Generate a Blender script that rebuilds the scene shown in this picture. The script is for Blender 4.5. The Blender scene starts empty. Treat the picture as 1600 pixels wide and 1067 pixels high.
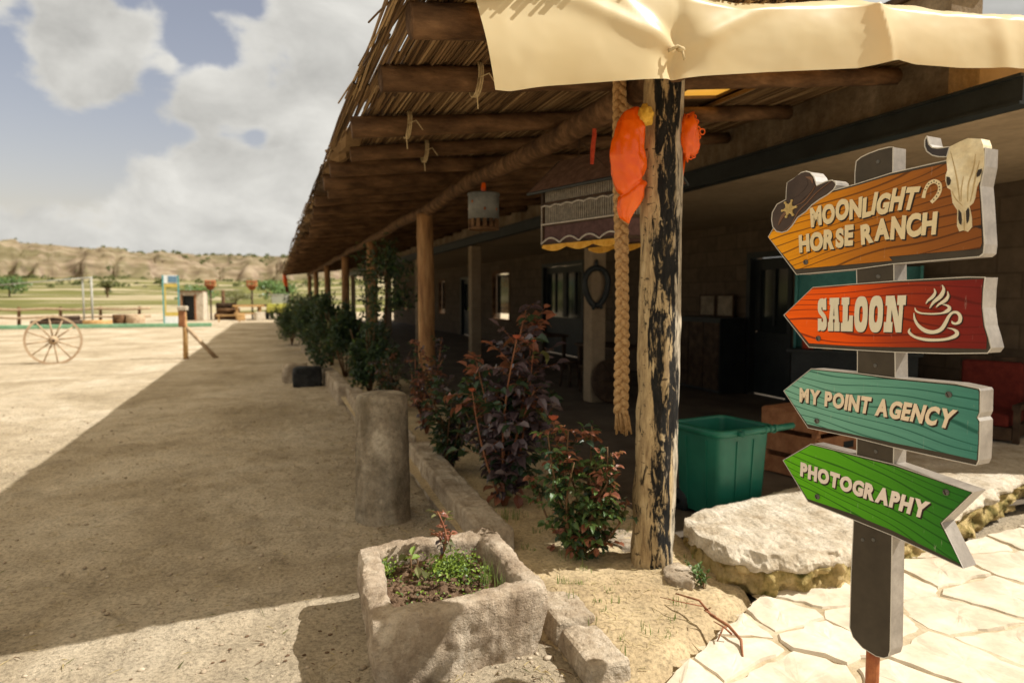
import bpy, bmesh, math, random
from mathutils import Vector, Matrix, noise
from mathutils.geometry import tessellate_polygon

sc = bpy.context.scene
COL = sc.collection
rad = math.radians
rnd = random.Random(7)

# ------------------------------------------------------------------ camera
cd = bpy.data.cameras.new('camera')
cd.sensor_width = 36.0
cd.lens = 24.0
cd.clip_end = 4000
cd.clip_start = 0.05
cd.dof.use_dof = True
cd.dof.focus_distance = 2.75
cd.dof.aperture_fstop = 2.1
cam = bpy.data.objects.new('camera', cd)
COL.objects.link(cam)
cam.location = (0, 0, 1.65)
cam.rotation_euler = (rad(90) - math.atan(71.5 / 1067), 0, rad(-19.4))
sc.camera = cam

# ------------------------------------------------------------------ sun and sky
SUN_EL = 46.0
SUN_TO = Vector((math.cos(rad(19.4)), -math.sin(rad(19.4)), 0))     # horizontal direction towards the sun
SUN_TO = (SUN_TO * math.cos(rad(SUN_EL)) + Vector((0, 0, math.sin(rad(SUN_EL))))).normalized()
sd = bpy.data.lights.new('sun', 'SUN')
sd.energy = 4.7
sd.angle = rad(0.5)
sd.color = (1.0, 0.955, 0.87)
sun = bpy.data.objects.new('sun', sd)
COL.objects.link(sun)
sun.rotation_euler = SUN_TO.to_track_quat('Z', 'Y').to_euler()

w = bpy.data.worlds.new('World')
sc.world = w
w.use_nodes = True
nt = w.node_tree
nt.nodes.clear()
N, LK = nt.nodes, nt.links
out = N.new('ShaderNodeOutputWorld')
sky = N.new('ShaderNodeTexSky')
sky.sky_type = 'NISHITA'
sky.sun_disc = False
sky.sun_elevation = rad(SUN_EL)
sky.sun_rotation = math.atan2(SUN_TO.x, SUN_TO.y)
sky.air_density = 1.0
sky.dust_density = 2.5
bg1 = N.new('ShaderNodeBackground'); bg1.inputs['Strength'].default_value = 0.115
skt = N.new('ShaderNodeMix'); skt.data_type = 'RGBA'; skt.blend_type = 'MULTIPLY'
skt.inputs[0].default_value = 1.0
LK.new(sky.outputs[0], skt.inputs[6]); skt.inputs[7].default_value = (1.34, 1.0, 0.80, 1)
LK.new(skt.outputs[2], bg1.inputs['Color'])
bg2 = N.new('ShaderNodeBackground'); bg2.inputs['Strength'].default_value = 0.44
tc = N.new('ShaderNodeTexCoord')
sep = N.new('ShaderNodeSeparateXYZ'); LK.new(tc.outputs['Generated'], sep.inputs[0])
def wmath(op, a, b=None, c=None, clamp=False):
    m = N.new('ShaderNodeMath'); m.operation = op; m.use_clamp = clamp
    for i, x in enumerate((a, b, c)):
        if x is None: continue
        if isinstance(x, (int, float)): m.inputs[i].default_value = x
        else: LK.new(x, m.inputs[i])
    return m.outputs[0]
zc = wmath('ADD', wmath('MAXIMUM', sep.outputs[2], 0.0), 0.16)
cmb = N.new('ShaderNodeCombineXYZ')
LK.new(wmath('DIVIDE', sep.outputs[0], zc), cmb.inputs[0])
LK.new(wmath('DIVIDE', sep.outputs[1], zc), cmb.inputs[1])
def wnoise(scale, detail, rough, off=(0, 0, 0), dist=0.0):
    mp = N.new('ShaderNodeMapping'); mp.inputs['Location'].default_value = off
    LK.new(tc.outputs['Generated'], mp.inputs[0]); mp.inputs['Scale'].default_value = (1, 1, 1.5)
    n = N.new('ShaderNodeTexNoise'); n.inputs['Scale'].default_value = scale
    n.inputs['Detail'].default_value = detail; n.inputs['Roughness'].default_value = rough
    n.inputs['Distortion'].default_value = dist
    LK.new(mp.outputs[0], n.inputs['Vector']); return n.outputs['Fac']
big = wnoise(8.5, 12, 0.60, (3.1, 1.7, 0), 0.3)
dens = wmath('ADD', wmath('MULTIPLY', wmath('SUBTRACT', big, 0.5), 1.25), 0.69)
# clear patches of blue between the clouds (directions in the world)
HOLES = [((-0.272, 0.93, 0.246), 0.062, 0.4), ((-0.26, 0.946, 0.194), 0.055, 0.4), ((-0.239, 0.956, 0.168), 0.048, 0.4), ((-0.205, 0.967, 0.151), 0.036, 0.4), ((-0.262, 0.922, 0.286), 0.034, 0.4), ((-0.167, 0.961, 0.219), 0.036, 0.4), ((-0.137, 0.96, 0.245), 0.038, 0.4), ((-0.121, 0.952, 0.28), 0.036, 0.4), ((-0.086, 0.95, 0.299), 0.03, 0.4), ((-0.049, 0.952, 0.302), 0.022, 0.4), ((-0.131, 0.93, 0.343), 0.048, 0.4), ((-0.082, 0.933, 0.351), 0.048, 0.4), ((-0.163, 0.924, 0.346), 0.028, 0.4), ((-0.017, 0.93, 0.367), 0.024, 0.4), ((-0.186, 0.964, 0.189), 0.03, 0.4), ((-0.213, 0.962, 0.171), 0.03, 0.4), ((-0.135, 0.971, 0.195), 0.024, 0.4), ((-0.098, 0.973, 0.208), 0.02, 0.4), ((-0.052, 0.974, 0.222), 0.022, 0.4), ((-0.014, 0.978, 0.209), 0.015, 0.4), ((-0.248, 0.914, 0.32), 0.02, 0.4), ((-0.286, 0.949, 0.134), 0.04, 0.4)]
vn = N.new('ShaderNodeVectorMath'); vn.operation = 'NORMALIZE'; LK.new(tc.outputs['Generated'], vn.inputs[0])
def blob(d, r, k, sgn, cur):
    v = Vector(d).normalized()
    ds = N.new('ShaderNodeVectorMath'); ds.operation = 'DISTANCE'
    LK.new(vn.outputs[0], ds.inputs[0]); ds.inputs[1].default_value = v
    g = wmath('EXPONENT', wmath('MULTIPLY', wmath('POWER', wmath('DIVIDE', ds.outputs['Value'], r), 2.0), -1.0))
    return wmath('MULTIPLY_ADD', g, sgn * k, cur)
PUFFS = [((-0.195, 0.931, 0.308), 0.075, 0.45), ((-0.203, 0.945, 0.257), 0.052, 0.4), ((-0.137, 0.94, 0.312), 0.034, 0.35), ((-0.234, 0.957, 0.174), 0.026, 0.42), ((-0.113, 0.951, 0.286), 0.016, 0.4), ((-0.066, 0.965, 0.254), 0.04, 0.3)]
for d, r, k in HOLES: dens = blob(d, r, k, -1, dens)
for d, r, k in PUFFS: dens = blob(d, r, k, 1, dens)
cr = N.new('ShaderNodeValToRGB'); cr.color_ramp.interpolation = 'EASE'
cr.color_ramp.elements[0].position = 0.30; cr.color_ramp.elements[1].position = 0.56
LK.new(dens, cr.inputs[0])
shn = wnoise(6.5, 9, 0.58, (7.3, 2.2, 0), 0.3)
shm = wmath('ADD', wmath('MULTIPLY', shn, 0.75), wmath('MULTIPLY', wmath('MINIMUM', dens, 0.62), -0.30))
shc = N.new('ShaderNodeValToRGB')                                     # grey bellies, bright ragged edges
shc.color_ramp.elements[0].position = 0.06; shc.color_ramp.elements[0].color = (0.78, 0.765, 0.72, 1)
shc.color_ramp.elements[1].position = 0.36; shc.color_ramp.elements[1].color = (1.34, 1.31, 1.22, 1)
LK.new(shm, shc.inputs[0])
zen = N.new('ShaderNodeValToRGB')                                     # brighter, warmer tint added to the unseen sky overhead, lifts the shade
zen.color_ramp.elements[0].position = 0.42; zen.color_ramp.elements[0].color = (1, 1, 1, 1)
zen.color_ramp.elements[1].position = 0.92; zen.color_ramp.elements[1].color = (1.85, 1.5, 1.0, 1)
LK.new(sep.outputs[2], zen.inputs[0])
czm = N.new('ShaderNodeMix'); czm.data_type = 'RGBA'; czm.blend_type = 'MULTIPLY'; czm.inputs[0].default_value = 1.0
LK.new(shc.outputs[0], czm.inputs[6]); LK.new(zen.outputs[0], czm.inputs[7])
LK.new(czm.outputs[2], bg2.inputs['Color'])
mx = N.new('ShaderNodeMixShader')
LK.new(cr.outputs[0], mx.inputs[0]); LK.new(bg1.outputs[0], mx.inputs[1]); LK.new(bg2.outputs[0], mx.inputs[2])
LK.new(mx.outputs[0], out.inputs[0])

sc.view_settings.view_transform = 'Standard'
sc.view_settings.look = 'None'
sc.view_settings.exposure = 0.5
sc.view_settings.gamma = 1.0
sc.render.engine = 'CYCLES'
sc.cycles.use_denoising = True
sc.cycles.max_bounces = 6
sc.cycles.diffuse_bounces = 4
sc.cycles.transparent_max_bounces = 6
sc.cycles.sample_clamp_indirect = 6

# ------------------------------------------------------------------ materials
class Mat:
    def __init__(s, name):
        s.m = bpy.data.materials.new(name); s.m.use_nodes = True
        s.t = s.m.node_tree; s.n = s.t.nodes; s.l = s.t.links
        s.b = s.n['Principled BSDF']; s.out = s.n['Material Output']
    def node(s, t, **kw):
        x = s.n.new(t)
        for k, v in kw.items(): setattr(x, k, v)
        return x
    def coord(s, space='world', scale=(1, 1, 1), rot=(0, 0, 0)):
        if space == 'world': o = s.node('ShaderNodeNewGeometry').outputs['Position']
        elif space == 'uv': o = s.node('ShaderNodeTexCoord').outputs['UV']
        else: o = s.node('ShaderNodeTexCoord').outputs['Object']
        mp = s.node('ShaderNodeMapping'); mp.inputs['Scale'].default_value = scale; mp.inputs['Rotation'].default_value = rot
        s.l.new(o, mp.inputs[0]); return mp.outputs[0]
    def noise(s, co, scale, detail=5, rough=.55, dist=0.0):
        n = s.node('ShaderNodeTexNoise')
        n.inputs['Scale'].default_value = scale; n.inputs['Detail'].default_value = detail
        n.inputs['Roughness'].default_value = rough; n.inputs['Distortion'].default_value = dist
        s.l.new(co, n.inputs['Vector']); return n.outputs['Fac']
    def ramp(s, fac, stops):
        r = s.node('ShaderNodeValToRGB'); e = r.color_ramp.elements
        while len(e) < len(stops): e.new(0.5)
        for i, (p, c) in enumerate(stops):
            e[i].position = p
            e[i].color = (c, c, c, 1) if isinstance(c, (int, float)) else (*c, 1)
        s.l.new(fac, r.inputs[0]); return r.outputs[0]
    def mix(s, fac, a, b, mode='MIX'):
        m = s.node('ShaderNodeMix', data_type='RGBA', blend_type=mode)
        if isinstance(fac, (int, float)): m.inputs[0].default_value = fac
        else: s.l.new(fac, m.inputs[0])
        for i, x in ((6, a), (7, b)):
            if isinstance(x, tuple): m.inputs[i].default_value = (*x, 1)
            else: s.l.new(x, m.inputs[i])
        return m.outputs[2]
    def math(s, op, a, b=0.0, c=0.0, clamp=False):
        m = s.node('ShaderNodeMath', operation=op, use_clamp=clamp)
        for i, x in enumerate((a, b, c)):
            if isinstance(x, (int, float)): m.inputs[i].default_value = x
            else: s.l.new(x, m.inputs[i])
        return m.outputs[0]
    def base(s, c):
        if isinstance(c, tuple): s.b.inputs['Base Color'].default_value = (*c, 1)
        else: s.l.new(c, s.b.inputs['Base Color'])
    def rough(s, r, spec=.3):
        if isinstance(r, (int, float)): s.b.inputs['Roughness'].default_value = r
        else: s.l.new(r, s.b.inputs['Roughness'])
        s.b.inputs['Specular IOR Level'].default_value = spec
    def bump(s, h, strength=.3, dist=.01):
        b = s.node('ShaderNodeBump'); b.inputs['Strength'].default_value = strength; b.inputs['Distance'].default_value = dist
        s.l.new(h, b.inputs['Height'])
        prev = s.b.inputs['Normal'].links
        if prev: s.l.new(prev[0].from_socket, b.inputs['Normal'])
        s.l.new(b.outputs[0], s.b.inputs['Normal'])

def simple(name, c1, c2, scale=6, rough=.8, spec=.25, bump=.25, bscale=40, bdist=.006, stretch=(1, 1, 1), space='world', c3=None, metal=0.0, lo=.35, hi=.68):
    m = Mat(name); co = m.coord(space, stretch)
    n = m.noise(co, scale, 7, .6)
    st = [(lo, c1), (hi, c2)]
    if c3: st = [(lo, c1), ((lo + hi) / 2, c3), (hi, c2)]
    col = m.ramp(n, st)
    n2 = m.noise(co, scale * 6.3, 6, .65)
    col = m.mix(0.5, col, m.ramp(n2, [(.25, .62), (.75, 1.3)]), 'MULTIPLY')
    m.base(col); m.rough(rough, spec); m.b.inputs['Metallic'].default_value = metal
    if bump: m.bump(m.noise(co, bscale, 6, .7), bump, bdist)
    return m.m

def stonemat(name, c1, c3, c2, scale=5, pit=38, bs=1.0, stain=.55):
    m = Mat(name); co = m.coord('world'); n = m.noise(co, scale, 8, .62, .3)
    col = m.ramp(n, [(.30, c1), (.5, c3), (.68, c2)])
    col = m.mix(.7, col, m.ramp(m.noise(co, scale * 9, 6, .7), [(.3, .6), (.5, 1), (.7, 1.3)]), 'MULTIPLY')
    sp = m.ramp(m.noise(co, scale * 22, 3, .6), [(.66, 0), (.72, 1)]); col = m.mix(m.math('MULTIPLY', sp, .45), col, (.09, .075, .055))
    st = m.ramp(m.noise(m.coord('world', (1, 1, .35)), scale * 1.3, 6, .65, .8), [(.44, 1), (.62, 0)]); col = m.mix(m.math('MULTIPLY', st, stain), col, m.mix(.8, col, (.50, .42, .32), 'MULTIPLY'))
    v = m.node('ShaderNodeTexVoronoi'); v.inputs['Scale'].default_value = pit; m.l.new(co, v.inputs['Vector'])
    pits = m.ramp(v.outputs['Distance'], [(.10, 0), (.34, 1)])
    m.base(col); m.rough(.93, .1)
    m.bump(pits, .35 * bs, .008); m.bump(m.noise(co, scale * 5, 7, .7), .8 * bs, .02); m.bump(m.noise(co, 90, 4, .7), .6 * bs, .005); return m.m

def leafmat(name, c1, c2, rough=.45, trans=.25, spec=.35):
    m = Mat(name)
    oi = m.node('ShaderNodeNewGeometry')
    co = m.coord('world')
    f = m.math('ADD', m.math('MULTIPLY', oi.outputs['Random Per Island'], .6), m.math('MULTIPLY', m.noise(co, 5, 2), .5))
    col = m.ramp(f, [(.15, c1), (.85, c2)])
    m.base(col); m.rough(rough, spec)
    tr = m.node('ShaderNodeBsdfTranslucent'); m.l.new(m.mix(.5, col, (.25, .3, .06), 'MIX'), tr.inputs[0])
    mxs = m.node('ShaderNodeMixShader'); mxs.inputs[0].default_value = trans
    m.l.new(m.b.outputs[0], mxs.inputs[1]); m.l.new(tr.outputs[0], mxs.inputs[2]); m.l.new(mxs.outputs[0], m.out.inputs[0])
    return m.m

# ------------------------------------------------------------------ mesh tools
class MB:
    def __init__(s): s.v, s.f, s.mi = [], [], []
    def add(s, vs, fs, m=0):
        o = len(s.v); s.v.extend([tuple(x) for x in vs])
        for f in fs: s.f.append(tuple(i + o for i in f)); s.mi.append(m)
    def box(s, c, size, m=0, rot=None, taper=1.0):
        hx, hy, hz = size[0] / 2, size[1] / 2, size[2] / 2
        p = []
        for z in (-hz, hz):
            k = taper if z > 0 else 1
            for x, y in ((-hx, -hy), (hx, -hy), (hx, hy), (-hx, hy)): p.append(Vector((x * k, y * k, z)))
        if rot is not None: p = [rot @ q for q in p]
        c = Vector(c)
        s.add([q + c for q in p], [(3, 2, 1, 0), (4, 5, 6, 7), (0, 1, 5, 4), (1, 2, 6, 5), (2, 3, 7, 6), (3, 0, 4, 7)], m)
    def bar(s, a, b, wd, ht, m=0, upv=Vector((0, 0, 1))):
        a, b = Vector(a), Vector(b); d = (b - a); L = d.length; d.normalize()
        x = d.cross(upv)
        if x.length < 1e-4: x = Vector((1, 0, 0))
        x.normalize(); z = x.cross(d)
        R = Matrix((x, d, z)).transposed()
        s.box((a + b) / 2, (wd, L, ht), m, R)
    def tube(s, pts, rads, seg=8, m=0, caps=True, wob=0.0, wf=3.0, seed=0.0):
        pts = [Vector(p) for p in pts]
        if isinstance(rads, (int, float)): rads = [rads] * len(pts)
        o = len(s.v); n = len(pts); up = None
        for i, p in enumerate(pts):
            d = (pts[min(i + 1, n - 1)] - pts[max(i - 1, 0)])
            d = d.normalized() if d.length > 1e-9 else Vector((0, 0, 1))
            if up is None:
                up = d.orthogonal().normalized()
            up = (up - d * up.dot(d))
            up = up.normalized() if up.length > 1e-6 else d.orthogonal().normalized()
            sd_ = d.cross(up)
            for k in range(seg):
                a = 2 * math.pi * k / seg
                q = up * math.cos(a) + sd_ * math.sin(a)
                r = rads[i]
                if wob: r *= 1 + wob * noise.noise(Vector((q.x * wf * .6 + seed, q.y * wf * .6, 0)) * 1.3 + p * wf)
                s.v.append(tuple(p + q * r))
        for i in range(n - 1):
            for k in range(seg):
                k2 = (k + 1) % seg
                s.f.append((o + i * seg + k, o + i * seg + k2, o + (i + 1) * seg + k2, o + (i + 1) * seg + k)); s.mi.append(m)
        if caps:
            s.f.append(tuple(o + k for k in range(seg))[::-1]); s.mi.append(m)
            s.f.append(tuple(o + (n - 1) * seg + k for k in range(seg))); s.mi.append(m)
    def lathe(s, prof, c=(0, 0, 0), seg=24, m=0, wob=0.0, wf=4.0):
        o = len(s.v); c = Vector(c)
        for r, z in prof:
            for k in range(seg):
                a = 2 * math.pi * k / seg
                p = Vector((math.cos(a) * r, math.sin(a) * r, z))
                if wob: p += Vector((p.x, p.y, 0)) * wob * noise.noise((p + c) * wf)
                s.v.append(tuple(p + c))
        for i in range(len(prof) - 1):
            for k in range(seg):
                k2 = (k + 1) % seg
                s.f.append((o + i * seg + k, o + i * seg + k2, o + (i + 1) * seg + k2, o + (i + 1) * seg + k)); s.mi.append(m)
    def poly(s, loops, y0, y1=None, mf=0, ms=1):
        """outline(s) in local (x, z); front face at y0, sides back to y1"""
        lp = [[Vector((x, z, 0)) for x, z in l] for l in loops]
        flat = [p for l in lp for p in l]
        tri = tessellate_polygon(lp)
        fs = []
        for t in tri:
            a, b, c_ = (flat[i] for i in t)
            if (b - a).cross(c_ - a).z < 0: t = t[::-1]
            fs.append(tuple(t))
        s.add([(p.x, y0, p.y) for p in flat], fs, mf)
        if y1 is not None:
            for l in lp:
                n = len(l); vs = [(p.x, y0, p.y) for p in l] + [(p.x, y1, p.y) for p in l]
                s.add(vs, [(i, (i + 1) % n, n + (i + 1) % n, n + i) for i in range(n)], ms)
    def blobby(s, c, r, m=0, sub=2, amp=.25, fr=2.5, seed=0, flat=None):
        bm = bmesh.new(); bmesh.ops.create_icosphere(bm, subdivisions=sub, radius=1)
        c = Vector(c); vs = []
        for v in bm.verts:
            d = v.co.normalized(); k = 1 + amp * noise.fractal(d * fr + Vector((seed, seed * 1.7, 0)), 1, 2, 3)
            p = Vector((d.x * r[0], d.y * r[1], d.z * r[2])) * k
            if flat is not None: p.z = max(p.z, flat)
            vs.append(p + c)
        s.add(vs, [tuple(v.index for v in f.verts) for f in bm.faces], m); bm.free()
    def build(s, name, mats, parent=None, smooth=False, loc=None, rotz=0):
        me = bpy.data.meshes.new(name); me.from_pydata(s.v, [], s.f)
        for m in (mats if isinstance(mats, (list, tuple)) else [mats]): me.materials.append(m)
        me.polygons.foreach_set('material_index', s.mi)
        if smooth: me.polygons.foreach_set('use_smooth', [True] * len(s.f))
        me.update()
        o = bpy.data.objects.new(name, me); COL.objects.link(o)
        if parent is not None: o.parent = parent
        if loc is not None: o.location = loc
        o.rotation_euler.z = rotz
        return o

def roughen(o, levels=2, strength=.02, scale=.1, depth=5):
    if levels:
        md = o.modifiers.new('sub', 'SUBSURF'); md.subdivision_type = 'SIMPLE'; md.levels = md.render_levels = levels
    tx = bpy.data.textures.new('rough', 'CLOUDS'); tx.noise_scale = scale; tx.noise_depth = depth
    md = o.modifiers.new('rough', 'DISPLACE'); md.texture = tx; md.strength = strength; md.texture_coords = 'GLOBAL'; md.mid_level = .5

def recalc(o):
    bm = bmesh.new(); bm.from_mesh(o.data); bmesh.ops.recalc_face_normals(bm, faces=bm.faces); bm.to_mesh(o.data); bm.free()

def bevel(o, wd=.01, seg=2, ang=40):
    md = o.modifiers.new('bevel', 'BEVEL'); md.width = wd; md.segments = seg; md.limit_method = 'ANGLE'; md.angle_limit = rad(ang)

def empty(name, label, cat, loc=(0, 0, 0), rotz=0, group=None):
    o = bpy.data.objects.new(name, None); COL.objects.link(o); o.empty_display_size = .1
    o.location = loc; o.rotation_euler.z = rotz; o['label'] = label; o['category'] = cat
    if group: o['group'] = group
    return o
def tag(o, label, cat, group=None, kind=None):
    o['label'] = label; o['category'] = cat
    if group: o['group'] = group
    if kind: o['kind'] = kind
    return o
def structure(o, label, cat): return tag(o, label, cat, None, 'structure')
def fbm(x, y, z=0.0, o=4): return noise.fractal(Vector((x, y, z)), 1.0, 2.0, o)
def sstep(a, b, x):
    t = max(0.0, min(1.0, (x - a) / (b - a))); return t * t * (3 - 2 * t)
def resample(pts, step):
    out = []; n = len(pts)
    for i in range(n):
        a, b = Vector(pts[i]), Vector(pts[(i + 1) % n]); k = max(1, int((b - a).length / step))
        out += [a.lerp(b, j / k) for j in range(k)]
    return out
# ------------------------------------------------------------------ setting: ground, bed, paving, hills
def sand_mat(name, c1, c2, c3, bs=1.0):
    m = Mat(name); co = m.coord('world')
    a = m.noise(co, .55, 4, .6, .6); b = m.noise(co, 3.7, 8, .68); c = m.noise(co, 46, 5, .7)
    col = m.ramp(a, [(.3, c1), (.5, c3), (.72, c2)])
    col = m.mix(.55, col, m.ramp(b, [(.3, .58), (.5, 1.0), (.72, 1.25)]), 'MULTIPLY')
    col = m.mix(.85, col, m.ramp(c, [(.3, .42), (.5, 1.0), (.68, 1.3)]), 'MULTIPLY')
    m.base(col); m.rough(.95, .1)
    m.bump(m.noise(co, 7, 5, .6), .5 * bs, .05); m.bump(m.noise(co, 70, 5, .75), .7 * bs, .012)
    return m.m
M = {}
M['sand'] = sand_mat('gravelly_sand', (.34, .275, .185), (.62, .54, .42), (.475, .395, .285), 2.0)
M['soil'] = sand_mat('sandy_soil', (.36, .27, .16), (.58, .48, .32), (.48, .38, .235), .7)
M['dark_soil'] = sand_mat('dark_soil', (.09, .055, .03), (.30, .21, .13), (.17, .11, .07), 1.4)
M['flag'] = simple('flagstone', (.52, .44, .33), (.70, .62, .50), 2.2, .8, .25, .3, 30, .006, c3=(.64, .56, .44))
M['grout'] = simple('grout', (.36, .28, .17), (.62, .53, .39), 5, .95, .1, .5, 50, .01)
M['stone'] = simple('pale_stone', (.27, .215, .15), (.56, .48, .37), 5, .9, .15, .6, 28, .012, c3=(.42, .34, .25))
M['kerbstone'] = stonemat('kerb_stone', (.27, .215, .155), (.46, .385, .295), (.62, .54, .43), 5, 30)
M['plaster'] = stonemat('white_plaster', (.40, .32, .22), (.60, .53, .42), (.70, .64, .54), 5, 26, 1.0, .35)
M['rock'] = simple('mossy_rock', (.10, .09, .025), (.58, .44, .22), 8, .95, .1, .9, 26, .03, c3=(.37, .28, .11), lo=.33, hi=.62)
M['concrete'] = stonemat('weathered_concrete', (.17, .145, .105), (.31, .265, .20), (.52, .455, .355), 4.2, 45, 1.0)
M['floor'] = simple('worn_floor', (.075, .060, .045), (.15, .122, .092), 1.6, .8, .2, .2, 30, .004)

# ground: one sheet to the horizon, finer close to the yard
def axis(a, b, d, far, g=1.16):
    xs = []; x = a
    while x < b: xs.append(x); x += d
    xs.append(b)
    st = d; lo = a; left = []
    while lo > -far: st *= g; lo -= st; left.append(lo)
    st = d; hi = b; right = []
    while hi < far: st *= g; hi += st; right.append(hi)
    return left[::-1] + xs + right
def ground_h(x, y):
    k = math.exp(-max(0, y - 12) / 20)
    near = sstep(1.5, 1.0, x)
    h = .020 * fbm(x * 1.1, y * 1.1, 3) + .015 * fbm(x * 4.2, y * 4.2, 9, 3) * k
    if -6 < x < 1.2 and 1.5 < y < 11:                                # trodden prints
        ci, cj = math.floor(x * 3.2), math.floor(y * 3.2)
        for i in (ci - 1, ci, ci + 1):
            for j in (cj - 1, cj, cj + 1):
                q = noise.cell_vector(Vector((i + .5, j + .5, 0)))
                if q.z < .45:
                    d = math.hypot(x - (i + .5 + .4 * (q.x - .5)) / 3.2, (y - (j + .5 + .4 * (q.y - .5)) / 3.2) * .8); rr_ = .05 + .05 * q.z
                    h += -.016 * sstep(rr_, rr_ * .4, d) + .007 * math.exp(-((d - rr_ * 1.15) / .03) ** 2)
    return h * near - (1 - near) * .05 - .012
gx, gy = axis(-5, 1.7, .035, 1500), axis(1.8, 9, .035, 1500)
b = MB()
for y in gy:
    for x in gx: b.v.append((x, y, ground_h(x, y)))
nx = len(gx)
for j in range(len(gy) - 1):
    for i in range(nx - 1):
        q = j * nx + i; b.f.append((q, q + 1, q + nx + 1, q + nx)); b.mi.append(0)
structure(b.build('ground', M['sand'], smooth=True), 'pale trodden sandy yard beside the veranda', 'ground')

# planting bed
KX = lambda y: 1.34 - .035 * (y - 3.4) if y < 14 else .97
def bed_h(x, y):
    e = sstep(2.35, 3.3, y - .55 * (x - 1.5)); k = sstep(1.22, 1.55, x + .5 * max(0, y - 3.0)) * sstep(2.35, 2.75, y + .35 * (x - 1.3))
    dn = sstep(.02, .13, .60 * (x - 1.40) - (y - 2.46))
    return -.045 + .065 * k + .085 * e * k * (1 - .6 * dn) - .06 * dn + .02 * fbm(x * 2, y * 2, 4) + .014 * fbm(x * 9, y * 9, 1, 3)
b = MB(); ys = [2.2 + .05 * i for i in range(110)] + [7.8 + .6 * i for i in range(58)]; xs = [1.12 + .04 * i for i in range(34)]
for y in ys:
    for x in xs:
        xx = x - (0 if y < 7 else .15)
        b.v.append((xx, y, bed_h(xx, y)))
nx = len(xs)
for j in range(len(ys) - 1):
    for i in range(nx - 1):
        x, y = b.v[j * nx + i][:2]
        if (y - 2.26) < .60 * (x - 1.40): continue
        q = j * nx + i; b.f.append((q, q + 1, q + nx + 1, q + nx)); b.mi.append(0)
structure(b.build('planting_bed', M['soil'], smooth=True), 'sandy planting bed with dry grass between kerb and floor', 'soil')

# flagstone paving: irregular cells cut by half planes
def clip(poly, p, nrm):
    o = []; n = len(poly)
    for i in range(n):
        a, c = poly[i], poly[(i + 1) % n]; da, dc = (a - p).dot(nrm), (c - p).dot(nrm)
        if da <= 0: o.append(a)
        if (da < 0 < dc) or (dc < 0 < da): o.append(a.lerp(c, da / (da - dc)))
    return o
r2 = random.Random(23)
seeds = [Vector((1.0 + i * .47 + r2.uniform(-.22, .22), -1.2 + j * .40 + r2.uniform(-.19, .19))) for i in range(16) for j in range(14)]
b = MB()
for k, s_ in enumerate(seeds):
    if s_.x > 8: continue
    pl = [s_ + Vector(q) for q in ((-1, -1), (1, -1), (1, 1), (-1, 1))]
    for q, t in enumerate(seeds):
        gap = .002 + .010 * noise.cell(Vector((min(k, q) * 1.37, max(k, q) * .71, 0))) ** 2
        if t is not s_ and (t - s_).length < 1.6: pl = clip(pl, (s_ + t) / 2 - (t - s_).normalized() * gap, (t - s_))
    pl = clip(pl, Vector((1.53, 2.40)), Vector((-.51, .86)))            # edge against the bed
    pl = clip(pl, Vector((2.5, 2.96)), Vector((-.12, .99)))             # edge against the ledge
    if len(pl) < 3: continue
    pl = resample(pl, .045); c = sum(pl, Vector((0, 0))) / len(pl); z = .033 + r2.uniform(-.006, .007); n = len(pl); tl = (r2.uniform(-.01, .01), r2.uniform(-.01, .01))
    def rag(p): return p + (p - c).normalized() * (.030 * noise.fractal(Vector((p.x * 7, p.y * 7, k)), 1, 2, 4) - .006)
    pl = [rag(p) for p in pl]; zz = lambda p: z + tl[0] * (p.x - c.x) + tl[1] * (p.y - c.y)
    rings_ = []
    for f_, dz in ((0, -.06), (0, -.012), (.03, -.001), (.12, .0), (.4, .002), (.7, .003)):
        rings_.append([(p.x + (c.x - p.x) * f_, p.y + (c.y - p.y) * f_, zz(p) + dz + (.007 * fbm(p.x * 4 + f_, p.y * 4, k, 4) if f_ else 0)) for p in pl])
    o = len(b.v)
    for r_ in rings_: b.v.extend(r_)
    b.v.append((c.x, c.y, z + .002))
    for i in range(len(rings_) - 1):
        for j in range(n): b.f.append((o + i * n + j, o + i * n + (j + 1) % n, o + (i + 1) * n + (j + 1) % n, o + (i + 1) * n + j)); b.mi.append(0)
    for j in range(n): b.f.append((o + 5 * n + j, o + 5 * n + (j + 1) % n, o + 6 * n)); b.mi.append(0)
jx, jy = 90, 70; o = len(b.v)                                         # sandy joints, higher in places
for j in range(jy + 1):
    for i in range(jx + 1):
        x, y = 1.0 + 6.8 * i / jx, -1.7 + 5.2 * j / jy; b.v.append((x, y, .021 + .010 * fbm(x * 2.2, y * 2.2, 6, 4)))
for j in range(jy):
    for i in range(jx):
        x, y = b.v[o + j * (jx + 1) + i][:2]
        if y - 2.36 > .59 * (x - 1.5) or (x > 2.45 and y > 2.9 + .12 * (x - 2.5)): continue
        q = o + j * (jx + 1) + i; b.f.append((q, q + 1, q + jx + 2, q + jx + 1)); b.mi.append(1)
structure(b.build('flagstone_paving', [M['flag'], M['grout']]), 'bleached crazy paving of pale flagstones', 'paving')

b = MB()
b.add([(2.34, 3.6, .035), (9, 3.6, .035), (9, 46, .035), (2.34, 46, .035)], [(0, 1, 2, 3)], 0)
structure(b.build('veranda_floor', M['floor']), 'shaded worn floor under the veranda roof', 'floor')

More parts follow.
